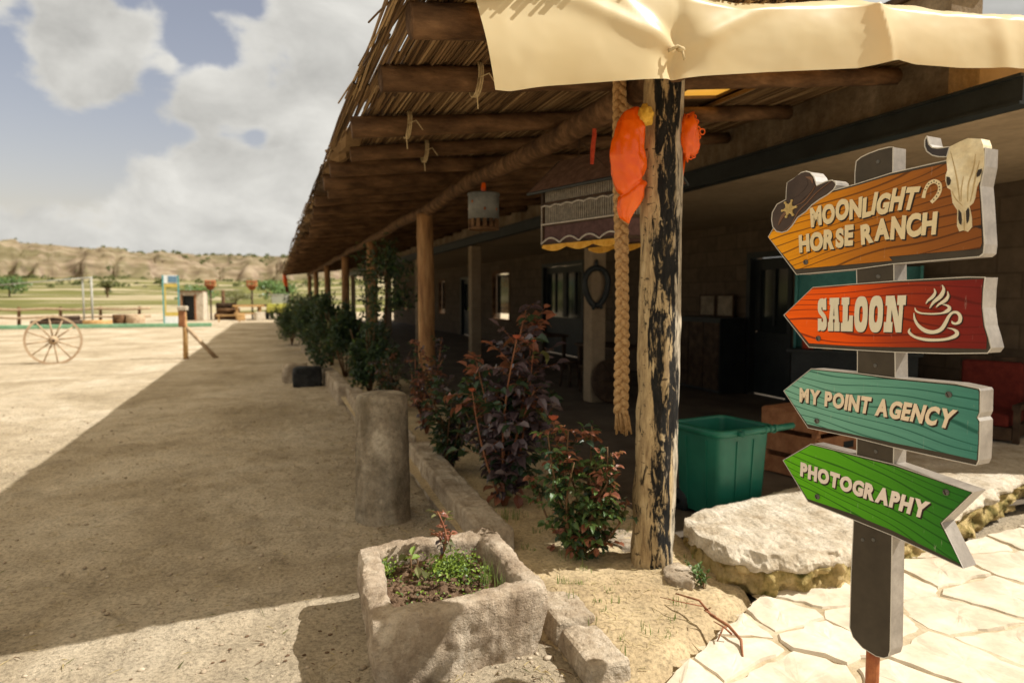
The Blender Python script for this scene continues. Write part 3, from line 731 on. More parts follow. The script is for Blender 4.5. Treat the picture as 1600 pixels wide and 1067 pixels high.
# ------------------------------------------------------------------ painted sign post
# local frame: x along the face (towards the viewer's right), y into the sign, z up; all in metres
SG = {
'pole':[(-0.1034,2.1482),(-0.0855,2.1591),(-0.0549,2.1675),(-0.015,2.1738),(0.024,2.1754),(0.0396,2.1725),(0.042,2.0831),(0.0618,1.6998),(0.0799,1.3595),(0.0849,1.0492),(0.0902,0.7912),(0.0967,0.5001),(0.0995,0.3674),(0.0932,0.3404),(0.0763,0.3273),(0.0462,0.32),(-0.0086,0.3258),(-0.0498,0.3493),(-0.0647,0.3805),(-0.0666,0.5814),(-0.0639,0.8017),(-0.0608,1.0779),(-0.0708,1.4157),(-0.0841,1.7025),(-0.1045,2.0356),(-0.1072,2.1066)],
'b1':[(-0.5072,1.9007),(-0.3558,1.736),(-0.0873,1.7488),(0.0598,1.7622),(0.2971,1.7715),(0.3451,1.7733),(0.3572,1.7831),(0.3591,1.8118),(0.3456,1.9448),(0.3395,1.9949),(0.3486,2.0549),(0.3481,2.112),(0.2831,2.1013),(0.2399,2.0934),(0.0398,2.0823),(-0.099,2.063),(-0.3512,2.0382),(-0.4341,1.9941)],
'b2':[(-0.4139,1.5687),(-0.2737,1.6831),(-0.0802,1.6941),(0.0712,1.7019),(0.3136,1.7097),(0.3651,1.7076),(0.3628,1.6694),(0.3626,1.6127),(0.3717,1.5561),(0.3838,1.5198),(0.3931,1.4864),(0.3833,1.4701),(0.253,1.4588),(0.0811,1.4507),(-0.0709,1.4472),(-0.2844,1.4434)],
'b3':[(-0.404,1.2522),(-0.27,1.3581),(-0.0687,1.3606),(0.08,1.3584),(0.2913,1.3622),(0.3627,1.355),(0.3673,1.3479),(0.3689,1.2788),(0.3624,1.2608),(0.3701,1.2512),(0.3717,1.1803),(0.3712,1.1243),(0.3647,1.1072),(0.2742,1.108),(0.0825,1.1102),(-0.0631,1.1165),(-0.2777,1.1175)],
'b4':[(-0.3979,0.9582),(-0.2612,1.0545),(-0.0607,1.0509),(0.0857,1.0492),(0.3598,1.0183),(0.2639,0.8882),(0.3408,0.7599),(0.0938,0.7913),(-0.0643,0.803),(-0.2676,0.8165)],
'a1':[(-0.5038,1.8979),(-0.3595,1.7581),(0.0565,1.7734),(0.0439,1.7885),(0.348,1.7981),(0.3531,1.8164),(0.3417,1.9453),(0.3356,1.9955),(0.3427,2.0559),(0.3386,2.1056),(0.2403,2.0835),(0.0328,2.0728),(-0.0988,2.0555),(-0.3451,2.0302),(-0.4308,1.9889)],
'a2':[(-0.4057,1.5722),(-0.2736,1.6805),(-0.08,1.689),(0.0715,1.6956),(0.2283,1.6989),(0.3627,1.702),(0.3593,1.6695),(0.3599,1.6127),(0.3677,1.556),(0.3799,1.5196),(0.3801,1.4826),(0.2668,1.4777),(0.0804,1.4682),(-0.0715,1.4613),(-0.283,1.4596)],
'a3':[(-0.3996,1.2528),(-0.2698,1.3537),(-0.0686,1.3558),(0.0802,1.3522),(0.2915,1.3565),(0.36,1.3501),(0.364,1.3444),(0.366,1.2784),(0.3596,1.2603),(0.3672,1.2507),(0.3688,1.1797),(0.3668,1.1249),(0.2734,1.1273),(0.0453,1.1267),(-0.2802,1.1326)],
'a4':[(-0.3942,0.9581),(-0.2586,1.0508),(-0.0605,1.0459),(0.0859,1.0434),(0.355,1.0164),(0.2597,0.8869),(0.3334,0.7717),(0.093,0.8109),(-0.0651,0.8245),(-0.268,0.829)],
'hat':[(-0.1906,2.0547),(-0.1807,2.0715),(-0.1837,2.0819),(-0.1973,2.092),(-0.2239,2.0914),(-0.2672,2.0814),(-0.2734,2.0987),(-0.2825,2.1187),(-0.3,2.1378),(-0.3201,2.1448),(-0.3432,2.1437),(-0.3719,2.1275),(-0.4105,2.1139),(-0.4136,2.0801),(-0.4143,2.046),(-0.4603,2.0318),(-0.4846,1.9995),(-0.4868,1.9696),(-0.4794,1.9388),(-0.4598,1.9196),(-0.4314,1.9123),(-0.4039,1.9174),(-0.3804,1.9359),(-0.3547,1.9664),(-0.3147,1.9861),(-0.287,2.0091),(-0.2488,2.0278),(-0.2167,2.0399)],
'crown':[(-0.4143,2.046),(-0.4124,2.08),(-0.4104,2.1114),(-0.3719,2.1251),(-0.3431,2.1413),(-0.32,2.1424),(-0.3027,2.1359),(-0.288,2.1172),(-0.2789,2.0971),(-0.2756,2.0826),(-0.3,2.0554),(-0.345,2.0278),(-0.3832,2.0203)],
'brim':[(-0.3711,2.014),(-0.3276,2.0281),(-0.2888,2.0587),(-0.2672,2.08),(-0.2238,2.0891),(-0.1972,2.0898),(-0.1853,2.0812),(-0.1859,2.07),(-0.2117,2.0507),(-0.2491,2.0348),(-0.2874,2.0185),(-0.3266,1.997),(-0.3606,1.967),(-0.3923,1.9311),(-0.4253,1.9142),(-0.3933,1.9605)],
'band':[(-0.3669,2.0145,0.0015),(-0.3275,2.0257,0.004),(-0.2915,2.0567,0.004),(-0.2728,2.0822,0.0018)],
'brimline':[(-0.4254,1.9167,0.0017),(-0.3835,1.9401,0.0038),(-0.3496,1.9899,0.0044),(-0.3045,2.0229,0.0035),(-0.2609,2.0573,0.0033),(-0.2024,2.0882,0.0018)],
'star':(-0.396,2.0057),
'starr':0.027100000000000013,
'skull':[(0.2403,2.1345),(0.273,2.145),(0.2972,2.1507),(0.3371,2.141),(0.3442,2.1209),(0.3478,2.0917),(0.3478,2.055),(0.3417,2.0356),(0.3388,2.0114),(0.331,1.992),(0.3273,1.9594),(0.322,1.9435),(0.3112,1.9344),(0.32,1.898),(0.322,1.8686),(0.3098,1.8538),(0.2982,1.8602),(0.2832,1.8572),(0.2753,1.8761),(0.2741,1.9259),(0.2584,1.9511),(0.2503,1.9947),(0.2394,2.0026),(0.232,2.0272),(0.2322,2.0443),(0.237,2.0606),(0.2328,2.0912),(0.2346,2.1186)],
'horn':[(0.1645,2.1852),(0.1579,2.1721),(0.1587,2.1522),(0.1666,2.1333),(0.185,2.1177),(0.2072,2.1086),(0.2331,2.104),(0.2411,2.1344),(0.2233,2.1356),(0.2017,2.1376),(0.1839,2.1431),(0.1724,2.1562)],
'eye1':[(0.2358,2.0395),(0.2452,2.0359),(0.2508,2.0244),(0.2479,2.0121),(0.2413,2.0088),(0.2366,2.0201)],
'eye2':[(0.3443,2.0475),(0.3334,2.0451),(0.3292,2.0335),(0.3305,2.023),(0.3382,2.0259),(0.3432,2.0354)],
'nose1':[(0.279,1.9275),(0.2877,1.916),(0.2903,1.8925),(0.2893,1.8779),(0.2833,1.8826),(0.2794,1.8978),(0.2787,1.9148)],
'nose2':[(0.3082,1.9305),(0.3021,1.9207),(0.304,1.8954),(0.3063,1.8805),(0.3116,1.8884),(0.3132,1.907),(0.3117,1.9239)],
'cr':[[(0.2451,2.1188,0.0008),(0.2599,2.0654,0.0028),(0.2726,2.0086,0.004),(0.2812,1.9526,0.0012)],[(0.3234,2.0961,0.0008),(0.3175,2.0477,0.0032),(0.3054,2.0039,0.0036),(0.3057,1.9496,0.0012)],[(0.2893,2.0313,0.0008),(0.2845,1.9901,0.0027),(0.2853,1.9521,0.0012)],[(0.2547,1.9899,0.0013),(0.2684,1.9626,0.0028),(0.29,1.9389,0.0012)],[(0.3361,2.0734,0.0008),(0.3264,2.0257,0.0045),(0.3202,1.9852,0.0032),(0.3138,1.9486,0.0012)],[(0.2962,1.9172,0.0012),(0.2995,1.858,0.0028)]],
'nick':[(0.3231,1.8706),(0.3507,1.871),(0.3513,1.8586)],
'shoe':[(0.1603,1.9796,0.012),(0.1665,2.0061,0.0104),(0.1778,2.0243,0.0122),(0.1952,2.0305,0.0126),(0.2117,2.0194,0.0126),(0.2152,1.9995,0.0126),(0.206,1.979,0.0126),(0.1879,1.9617,0.0117)],
'cup':[[(0.1464,1.6088,0.0021),(0.1515,1.5977,0.0056),(0.1659,1.5912,0.0054),(0.1876,1.5893,0.0054),(0.212,1.5892,0.0054),(0.2387,1.5923,0.006),(0.2559,1.5998,0.0114),(0.2631,1.6088,0.0102),(0.2552,1.6176,0.006),(0.2368,1.6221,0.0015)],[(0.1439,1.5907,0.0018),(0.148,1.5691,0.0072),(0.1621,1.5473,0.0102),(0.1869,1.5312,0.0133),(0.2145,1.5282,0.012),(0.2379,1.5383,0.012),(0.2517,1.5598,0.0114),(0.2619,1.5821,0.009),(0.2734,1.5948,0.0078),(0.2877,1.5951,0.0084),(0.2978,1.5831,0.0102),(0.2968,1.5667,0.0108),(0.2864,1.5593,0.0075),(0.276,1.5607,0.0066),(0.2717,1.567,0.0024)],[(0.1317,1.5368,0.0018),(0.13,1.5233,0.0084),(0.1504,1.5087,0.0078),(0.1851,1.5017,0.0098),(0.2216,1.5019,0.009),(0.2598,1.5077,0.0085),(0.2847,1.5188,0.0115),(0.2904,1.53,0.0114),(0.2786,1.5401,0.006),(0.2582,1.5443,0.0012)],[(0.21,1.6737,0.0012),(0.2141,1.661,0.0072),(0.2066,1.6466,0.0102),(0.1919,1.6338,0.0066),(0.1841,1.6228,0.0012)],[(0.2363,1.6854,0.001),(0.2419,1.6698,0.009),(0.2333,1.649,0.0132),(0.2104,1.6279,0.009),(0.1976,1.6077,0.0012)],[(0.2547,1.6644,0.001),(0.2573,1.6496,0.0072),(0.2486,1.6347,0.0108),(0.2286,1.6211,0.006),(0.2195,1.6111,0.0012)]],
't1':[(-0.2897,1.9244),(0.1333,1.9494),(-0.2953,2.0029),(0.1485,2.0254)],
't2':[(-0.341,1.8243),(0.2089,1.8559),(-0.3465,1.8981),(0.21,1.936)],
't3':[(-0.2416,1.5113),(0.1106,1.5218),(-0.2461,1.6393),(0.1141,1.6517)],
't4':[(-0.32,1.2178),(0.2854,1.2116),(-0.3199,1.2765),(0.3024,1.2781)],
't5':[(-0.3058,0.9138),(0.2129,0.886),(-0.3053,0.9719),(0.227,0.9483)],
'scr':[(-0.3083,1.7842),(-0.2386,1.4814),(-0.2339,1.1532),(0.272,1.3242),(-0.2212,0.8499),(0.2771,0.9976)],
'nail':[(-0.0153,2.1312),(0.0005,1.7198),(0.0038,1.7182),(0.0023,1.3955),(0.0168,1.0804),(-0.0236,0.7371),(0.0193,0.7511)],
'bbot':[(-0.3565,1.758),(0.0565,1.7734)],

}
def board_mat(name, stops, line, x0, x1, slope, lo=.90, wscale=30.0):
    m = Mat(name); co = m.coord('object'); sp = m.node('ShaderNodeSeparateXYZ'); m.l.new(co, sp.inputs[0])
    gx_ = m.math('DIVIDE', m.math('SUBTRACT', sp.outputs[0], x0), x1 - x0, clamp=True)
    col = m.ramp(gx_, stops)
    # printed grain: stretched, wavering contour lines
    u = m.math('SUBTRACT', sp.outputs[2], m.math('MULTIPLY', sp.outputs[0], slope))
    cb = m.node('ShaderNodeCombineXYZ'); m.l.new(m.math('MULTIPLY', sp.outputs[0], 1.5), cb.inputs[0]); m.l.new(m.math('MULTIPLY', u, 7), cb.inputs[1]); cb.inputs[2].default_value = x0 * 9 + slope * 50
    n = m.noise(cb.outputs[0], 1.0, 1.0, .4, .1)
    band = m.math('FRACT', m.math('ADD', m.math('MULTIPLY', n, 5.0), m.math('MULTIPLY', u, wscale)))
    ln = m.math('ABSOLUTE', m.math('SUBTRACT', band, .5))
    k = m.ramp(ln, [(.0, 1), (.05, .85), (.10, 0)])
    cb2 = m.node('ShaderNodeCombineXYZ'); m.l.new(m.math('MULTIPLY', sp.outputs[0], 5), cb2.inputs[0]); m.l.new(m.math('MULTIPLY', u, 90), cb2.inputs[1])
    st = m.noise(cb2.outputs[0], 1.0, 4, .6)
    col = m.mix(.35, col, m.ramp(st, [(.3, .72), (.7, 1.2)]), 'MULTIPLY')
    col = m.mix(m.math('MULTIPLY', k, .8), col, line)
    sc_ = m.noise(m.coord('object', (30, 30, 4)), 3, 3, .7); col = m.mix(m.ramp(sc_, [(.66, 0), (.76, .35)]), col, (.6, .55, .45))
    m.base(col); m.rough(m.ramp(m.noise(co, 9, 4), [(.3, .36), (.7, .55)]), .18); m.bump(m.noise(co, 60, 3), .05, .002); return m.m
def dull(name, c, rough=.5, spec=.35, var=.25, sc_=14, space='object'):
    m = Mat(name); co = m.coord(space); n = m.noise(co, sc_, 6, .65)
    m.base(m.mix(.6, c, m.ramp(n, [(.3, 1 - var), (.7, 1 + var)]), 'MULTIPLY')); m.rough(rough, spec); m.bump(m.noise(co, 80, 4), .08, .002); return m.m
M['b1'] = board_mat('amber_board', [(0, (.86, .36, .004)), (.26, (.70, .26, .004)), (.5, (.44, .15, .010)), (.8, (.27, .088, .014)), (1, (.22, .07, .014))], (.055, .018, .006), SG['b1'][0][0], .36, .22)
M['b2'] = board_mat('orange_red_board', [(0, (.95, .13, .0)), (.35, (.82, .09, .0)), (.6, (.36, .040, .006)), (.85, (.20, .014, .008)), (1, (.15, .01, .008))], (.10, .008, .004), SG['b2'][0][0], .40, .02)
M['b3'] = board_mat('teal_board', [(0, (.21, .46, .35)), (.45, (.14, .36, .27)), (1, (.045, .20, .16))], (.006, .075, .052), SG['b3'][0][0], .40, -.05)
M['b4'] = board_mat('green_board', [(0, (.13, .47, .008)), (.4, (.085, .34, .010)), (1, (.014, .125, .014))], (.008, .06, .006), SG['b4'][0][0], .36, -.20)
M['sgdark'] = dull('sign_dark_face', (.056, .045, .032), .45, .22, .35, 10)
M['sgside'] = simple('sign_side_sheet', (.19, .165, .14), (.31, .275, .235), 9, .35, .5, .1, 40, .003)
M['sgtrim'] = dull('sign_metal_edge', (.52, .49, .43), .3, .5, .15); 
M['cream'] = dull('cream_letter', (.72, .60, .37), .5, .3, .10, 30)
M['cream2'] = dull('cream_slab_letter', (.72, .66, .50), .5, .3, .08, 30)
M['tan'] = dull('tan_letter', (.78, .64, .47), .5, .3, .08, 30)
M['pinkw'] = dull('pale_letter', (.78, .68, .60), .5, .3, .08, 30)
M['shadowink'] = dull('dark_ink', (.022, .012, .008), .5, .3)
M['hatfelt'] = dull('brown_hat_print', (.055, .034, .025), .45, .35, .5, 9)
M['hatlight'] = dull('hat_highlight_print', (.16, .082, .045), .45, .35, .4, 12)
M['gold'] = dull('gold_star_print', (.50, .36, .13), .4, .4, .4, 60)
M['bone'] = simple('bone_print', (.58, .46, .27), (.88, .80, .60), 9, .5, .3, .05, 40, .002, space='object', c3=(.70, .60, .39))
M['boneshade'] = dull('bone_crease_print', (.46, .34, .17), .5, .3, .4, 30)
M['bonedark'] = dull('bone_socket_print', (.028, .02, .014), .5, .3)
M['hornm'] = dull('horn_print', (.03, .022, .02), .35, .45, .6, 18)
M['screw'] = dull('screw_metal', (.085, .08, .07), .4, .5, .4, 120)
M['rust'] = simple('rusty_pole_metal', (.22, .055, .018), (.42, .15, .05), 12, .65, .3, .3, 60, .003)

SO = (2.0737, 1.9032, 0)
sp_ = empty('sign_post', 'tall sign post of four painted arrow boards on a dark plank', 'sign post', SO, rad(-82.4))
TH = .072
def outline_tube(mb, pts, y, r, m):
    n = len(pts); P = [Vector((x, y, z)) for x, z in pts]
    mb.tube(P + [P[0]], r, 5, m, False)
def sbuild(mb, name, mats, parent, smooth=False): return mb.build(name, mats, parent, smooth)
def stroke(mb, pts, y0, y1, m=0, sub=6):
    """tapered calligraphic stroke through (x, z, width)"""
    P = [Vector(p) for p in pts]; out = []
    for i in range(len(P) - 1):
        a, b_, c, d = P[max(i - 1, 0)], P[i], P[i + 1], P[min(i + 2, len(P) - 1)]
        for k in range(sub):
            t = k / sub; out.append(.5 * ((2 * b_) + (c - a) * t + (2 * a - 5 * b_ + 4 * c - d) * t * t + (3 * b_ - a - 3 * c + d) * t ** 3))
    out.append(P[-1]); L, R_ = [], []
    for i, p in enumerate(out):
        t = out[min(i + 1, len(out) - 1)] - out[max(i - 1, 0)]; t = Vector((t.x, t.y)); t = t.normalized() if t.length > 1e-9 else Vector((1, 0))
        nn = Vector((-t.y, t.x)) * max(p.z, .0008) / 2; L.append((p.x + nn.x, p.y + nn.y)); R_.append((p.x - nn.x, p.y - nn.y))
    n = len(L); vs = [(x, y0, z) for x, z in L] + [(x, y0, z) for x, z in R_]; fs = [(i, n + i, n + i + 1, i + 1) for i in range(n - 1)]
    vs += [(x, y1, z) for x, z in L] + [(x, y1, z) for x, z in R_]
    fs += [(2 * n + i, i, i + 1, 2 * n + i + 1) for i in range(n - 1)] + [(n + i, 3 * n + i, 3 * n + i + 1, n + i + 1) for i in range(n - 1)] + [(0, 2 * n, 3 * n, n), (n - 1, 2 * n - 1, 4 * n - 1, 3 * n - 1)]
    mb.add(vs, fs, m)
# plank that carries the boards
b = MB(); b.poly([SG['pole']], .004, TH + .004, 0, 1); b.poly([SG['pole']], TH + .0035, None, 1, 1)
outline_tube(b, SG['pole'], .004, .0020, 2)
sbuild(b, 'plank', [M['sgdark'], M['sgside'], M['sgtrim']], sp_)
b = MB(); b.tube([(.012, .036, -.05), (.012, .036, .45)], .024, 16); sbuild(b, 'pole', M['rust'], sp_, False)
b = MB(); b.box((.012, .036, .012), (.16, .16, .014)); 
for sx in (-1, 1):
    for sz in (-1, 1): b.tube([(.012 + sx * .06, .036 + sz * .06, .018), (.012 + sx * .06, .036 + sz * .06, .035)], .008, 6)
sbuild(b, 'base_plate', M['rust'], sp_)
def screw(parent, x, z, r=.0105, y=-.006):
    b = MB(); b.lathe([(.0001, .006), (r * .7, .005), (r, .001), (r, -.004)], (0, 0, 0), 16, 0); b.v = [(x + p[0], y - p[2], z + p[1]) for p in b.v]
    b.box((x, y - .0062, z), (r * 1.5, .0012, r * .28), 1, Matrix.Rotation(rad(62), 3, 'Y'))
    return sbuild(b, 'screw', [M['screw'], M['shadowink']], parent)
boards = []
for i in range(1, 5):
    b = MB(); k = f'b{i}'
    y0 = 0.0
    b.poly([SG[k]], y0, TH, 0, 1); b.poly([SG[k]], TH - .0005, None, 1, 1); outline_tube(b, SG[k], y0, .0019, 2)
    b.poly([SG[f'a{i}']], y0 - .0025, y0 + .001, 3, 0)
    o = sbuild(b, 'arrow_board', [M['sgdark'], M['sgside'], M['sgtrim'], M[k]], sp_); boards.append(o)
boards[0]['label'] = 'amber and brown arrow board with hat and skull'
boards[1]['label'] = 'orange red arrow board with coffee cup'
boards[2]['label'] = 'teal arrow board'
boards[3]['label'] = 'green swallow tailed arrow board'
for i, s_ in zip((0, 1, 2, 2, 3, 3), SG['scr']): screw(boards[i], s_[0], s_[1])
for x, z in SG['nail']:
    b = MB(); b.lathe([(.0001, .004), (.006, .003), (.0075, 0)], (0, 0, 0), 10, 0); b.v = [(x + p[0], .003 - p[2], z + p[1]) for p in b.v]; sbuild(b, 'nail', M['screw'], sp_)

# lettering
def glyph(ch, bold):
    cu = bpy.data.curves.new('glyph', 'FONT'); cu.body = ch; cu.offset = bold; cu.fill_mode = 'FRONT'; cu.resolution_u = 6
    o = bpy.data.objects.new('glyph', cu); COL.objects.link(o)
    dg = bpy.context.evaluated_depsgraph_get(); dg.update()
    me = bpy.data.meshes.new_from_object(o.evaluated_get(dg))
    vs = [(v.co.x, v.co.y) for v in me.vertices]; fs = [tuple(p.vertices) for p in me.polygons]
    bpy.data.objects.remove(o); bpy.data.curves.remove(cu); bpy.data.meshes.remove(me)
    xs_ = [v[0] for v in vs]; zs_ = [v[1] for v in vs]; x0, x1, z0, z1 = min(xs_), max(xs_), min(zs_), max(zs_)
    cnt = {}
    for f in fs:
        for a, c in zip(f, f[1:] + f[:1]): cnt[tuple(sorted((a, c)))] = cnt.get(tuple(sorted((a, c))), 0) + 1
    edges = [(a, c) for f in fs for a, c in zip(f, f[1:] + f[:1]) if cnt[tuple(sorted((a, c)))] == 1]
    H_ = z1 - z0
    return [((x - x0) / H_, (z - z0) / H_) for x, z in vs], fs, edges, (x1 - x0) / H_
CACHE = {}
def put(mb, gl, tf, y0, y1, m):
    vs, fs, ed = gl[:3]; n = len(vs); P = [tf(*v) for v in vs]
    f2 = []
    for f in fs:
        a, b_, c = (Vector(P[i]) for i in f[:3]); d = (b_ - a).cross(c - a) if False else (b_.x - a.x) * (c.y - a.y) - (b_.y - a.y) * (c.x - a.x)
        f2.append(f if d > 0 else f[::-1])
    mb.add([(p[0], y0, p[1]) for p in P], f2, m)
    mb.add([(p[0], y0, p[1]) for p in P] + [(p[0], y1, p[1]) for p in P], [(a, c, n + c, n + a) for a, c in ed], m)
def text(board, words, quad, mat, bold=.022, squeeze=1.0, gap=.10, space=.34, jit=0.0, sh=(.0045, -.0055), custom=None, seed=1):
    bl_, br_, tl_, tr_ = (Vector(q) for q in quad); rr = random.Random(seed)
    items = []; x = 0.0
    for ch in words:
        if ch == ' ': x += space; continue
        if custom: g_ = custom[ch]
        else:
            if (ch, bold) not in CACHE: CACHE[(ch, bold)] = glyph(ch, bold)
            g_ = CACHE[(ch, bold)]
        wd = g_[3] * squeeze; items.append((g_, x, wd)); x += wd + gap
    tot = x - gap; b = MB(); s2 = MB()
    for g_, xo, wd in items:
        r_, dz, kz = rr.uniform(-jit, jit), rr.uniform(-jit, jit) * .5, 1 + rr.uniform(-jit, jit) * .6
        def tf(u, v, ox=0, oz=0):
            uu, vv = u * (wd / g_[3]), v * kz + dz
            uu += r_ * .9 * (vv - .5)
            vv += -r_ * .9 * (u - g_[3] / 2)
            if jit: uu += .018 * noise.noise(Vector((u * 7, v * 7, xo))); vv += .02 * noise.noise(Vector((u * 9, v * 5, xo + 5)))
            s_ = (xo + uu) / tot; lo = bl_.lerp(br_, s_); hi = tl_.lerp(tr_, s_); p = lo + (hi - lo) * vv
            return (p.x + ox, p.y + oz)
        put(b, g_, tf, -.0052, -.0028, 0)
        put(s2, g_, lambda u, v: tf(u, v, sh[0], sh[1]), -.0036, -.0026, 0)
        if True: put(s2, g_, lambda u, v: tf(u, v, sh[0] * .5, sh[1] * .5), -.0039, -.0026, 0)
    o = sbuild(b, 'lettering', mat, board); sbuild(s2, 'letter_shade', M['shadowink'], board); return o
def loopglyph(loops, wid):
    lp = [[Vector((x * wid, z, 0)) for x, z in l] for l in loops]; flat = [p for l in lp for p in l]
    fs = [tuple(t) for t in tessellate_polygon(lp)]; ed = []; o = 0
    for l in lp: ed += [(o + i, o + (i + 1) % len(l)) for i in range(len(l))]; o += len(l)
    return [(p.x, p.y) for p in flat], fs, ed, wid
def slot(cx, cz, hx, hz, n=24, p=2.6):
    return [(cx + hx * math.copysign(abs(math.cos(a)) ** (2 / p), math.cos(a)), cz + hz * math.copysign(abs(math.sin(a)) ** (2 / p), math.sin(a))) for a in [2 * math.pi * i / n for i in range(n)]]
SLAB = {
 'S': loopglyph([[(.93, 1), (.80, 1), (.72, .97), (.5, 1), (.25, .985), (.08, .93), (0, .83), (0, .66), (.05, .59), (.15, .53), (.52, .40), (.6, .36), (.61, .30), (.56, .275), (.46, .275), (.42, .30), (.41, .38), (0, .38), (0, 0), (.16, 0), (.26, .035), (.42, .0), (.68, .005), (.88, .05), (1, .15), (1, .34), (.95, .42), (.84, .49), (.47, .62), (.40, .67), (.40, .71), (.45, .735), (.52, .72), (.56, .64), (.95, .64)]], .30),
 'A': loopglyph([[(0, 0), (.47, 0), (.47, .27), (.41, .27), (.43, .36), (.58, .36), (.61, .27), (.545, .27), (.545, 0), (1, 0), (1, .27), (.93, .27), (.83, .79), (.92, .79), (.92, 1), (.13, 1), (.13, .79), (.2, .79), (.08, .27), (0, .27)], [(.455, .46), (.505, .77), (.56, .46)]], .385),
 'L': loopglyph([[(0, 0), (1, 0), (1, .47), (.70, .47), (.68, .36), (.63, .3), (.56, .29), (.56, .78), (.66, .78), (.66, 1), (.03, 1), (.03, .78), (.14, .78), (.14, .25), (0, .25)]], .375),
 'O': loopglyph([slot(.5, .5, .5, .515, 36, 2.7), slot(.5, .5, .145, .235, 24, 2.7)[::-1]], .40),
 'N': loopglyph([[(0, 0), (.42, 0), (.42, .28), (.34, .28), (.34, .64), (.61, 0), (.87, 0), (.885, .74), (1, .74), (1, 1), (.60, 1), (.60, .74), (.70, .74), (.70, .40), (.44, 1), (.04, 1), (.04, .73), (.13, .73), (.11, .28), (0, .28)]], .57)}
text(boards[0], 'MOONLIGHT', SG['t1'], M['cream'], .056, .80, .05, .3, .10, seed=4)
text(boards[0], 'HORSE RANCH', SG['t2'], M['cream'], .056, .80, .05, .38, .10, seed=9)
text(boards[1], 'SALOON', SG['t3'], M['cream2'], 0, 1, .045, .3, 0, (.003, -.004), SLAB)
text(boards[2], 'MY POINT AGENCY', SG['t4'], M['tan'], .050, .80, .07, .30, .03, seed=3)
text(boards[3], 'PHOTOGRAPHY', SG['t5'], M['pinkw'], .060, .82, .06, .3, .015, seed=6)

# hat, star, skull, horseshoe, cup
b = MB(); b.poly([SG['hat']], -.0045, TH, 0, 1); b.poly([SG['hat']], TH, None, 1); outline_tube(b, SG['hat'], -.0045, .0024, 2)
b.poly([SG['crown']], -.006, -.004, 0, 0)
b.poly([[(x + (-.40 - x) * .25, z + (2.12 - z) * .25) for x, z in SG['crown']]], -.0072, -.0058, 0, 0)
for q in ('band', 'brimline'): stroke(b, SG[q], -.0076, -.004, 3)
c = SG['crown']
stroke(b, [(c[9][0] - .01, c[9][1] + .01, .002), ((c[9][0] + c[5][0]) / 2 + .005, (c[9][1] + c[5][1]) / 2, .012), (c[5][0], c[5][1] - .02, .002)], -.0076, -.004, 3)
hx, hz = SG['hat'][18]
stroke(b, [(hx + .03, hz + .005, .003), (hx + .05, hz + .04, .014), (hx + .09, hz + .07, .004)], -.0076, -.004, 3)
sbuild(b, 'cowboy_hat', [M['hatfelt'], M['sgside'], M['sgtrim'], M['hatlight']], boards[0])
b = MB(); sx, sz = SG['star']; sr = .034
pts = []
for i in range(12):
    a = math.pi * i / 6 + .12; r_ = sr if i % 2 == 0 else sr * .52; pts.append((sx + r_ * math.cos(a), sz + r_ * math.sin(a)))
b.poly([pts], -.0095, -.004)
for i in range(6):
    a = math.pi * i / 3 + .12; q = [(sx + sr * math.cos(a) + .005 * math.cos(t), sz + sr * math.sin(a) + .005 * math.sin(t)) for t in [k * math.pi / 5 for k in range(10)]]; b.poly([q], -.0102, -.004)
b.poly([[(sx + .013 * math.cos(t), sz + .013 * math.sin(t)) for t in [k * math.pi / 9 for k in range(18)]]], -.0106, -.008)
sbuild(b, 'sheriff_star', M['gold'], boards[0])
b = MB(); b.poly([SG['skull']], -.0048, TH * .6, 0, 0); b.poly([SG['horn']], -.0045, TH, 1, 3); outline_tube(b, SG['horn'], -.0045, .0022, 4)
for q in SG['cr']: stroke(b, q, -.0062, -.004, 2)
for q in ('eye1', 'eye2', 'nose1', 'nose2'): b.poly([SG[q]], -.0066, -.004, 5, 5)
sbuild(b, 'cattle_skull', [M['bone'], M['hornm'], M['boneshade'], M['sgside'], M['sgtrim'], M['bonedark']], boards[0])
b = MB(); b.poly([SG['nick']], -.0040, -.002, 0, 0); sbuild(b, 'painted_crack', M['shadowink'], boards[0])
b = MB(); stroke(b, SG['shoe'], -.0052, -.003, 0)
for i in range(1, len(SG['shoe']) - 1):
    for k in (0, .5):
        p, q = SG['shoe'][i], SG['shoe'][i + 1] if i + 1 < len(SG['shoe']) - 0 else SG['shoe'][i]
        x, z = p[0] + (q[0] - p[0]) * k, p[1] + (q[1] - p[1]) * k
        b.poly([[(x + .0022 * math.cos(t), z + .0022 * math.sin(t)) for t in [j * math.pi / 4 for j in range(8)]]], -.006, -.005, 1, 1)
sbuild(b, 'horseshoe', [M['cream'], M['bonedark']], boards[0])
b = MB(); s2 = MB()
for i, q in enumerate(SG['cup']):
    stroke(b, q, -.0052 - .0003 * i, -.003, 0); stroke(s2, [(x + .003, z - .0035, w_) for x, z, w_ in q], -.0037 - .00005 * i, -.0026, 0)
sbuild(b, 'coffee_cup', M['cream2'], boards[1]); sbuild(s2, 'cup_shade', M['shadowink'], boards[1])

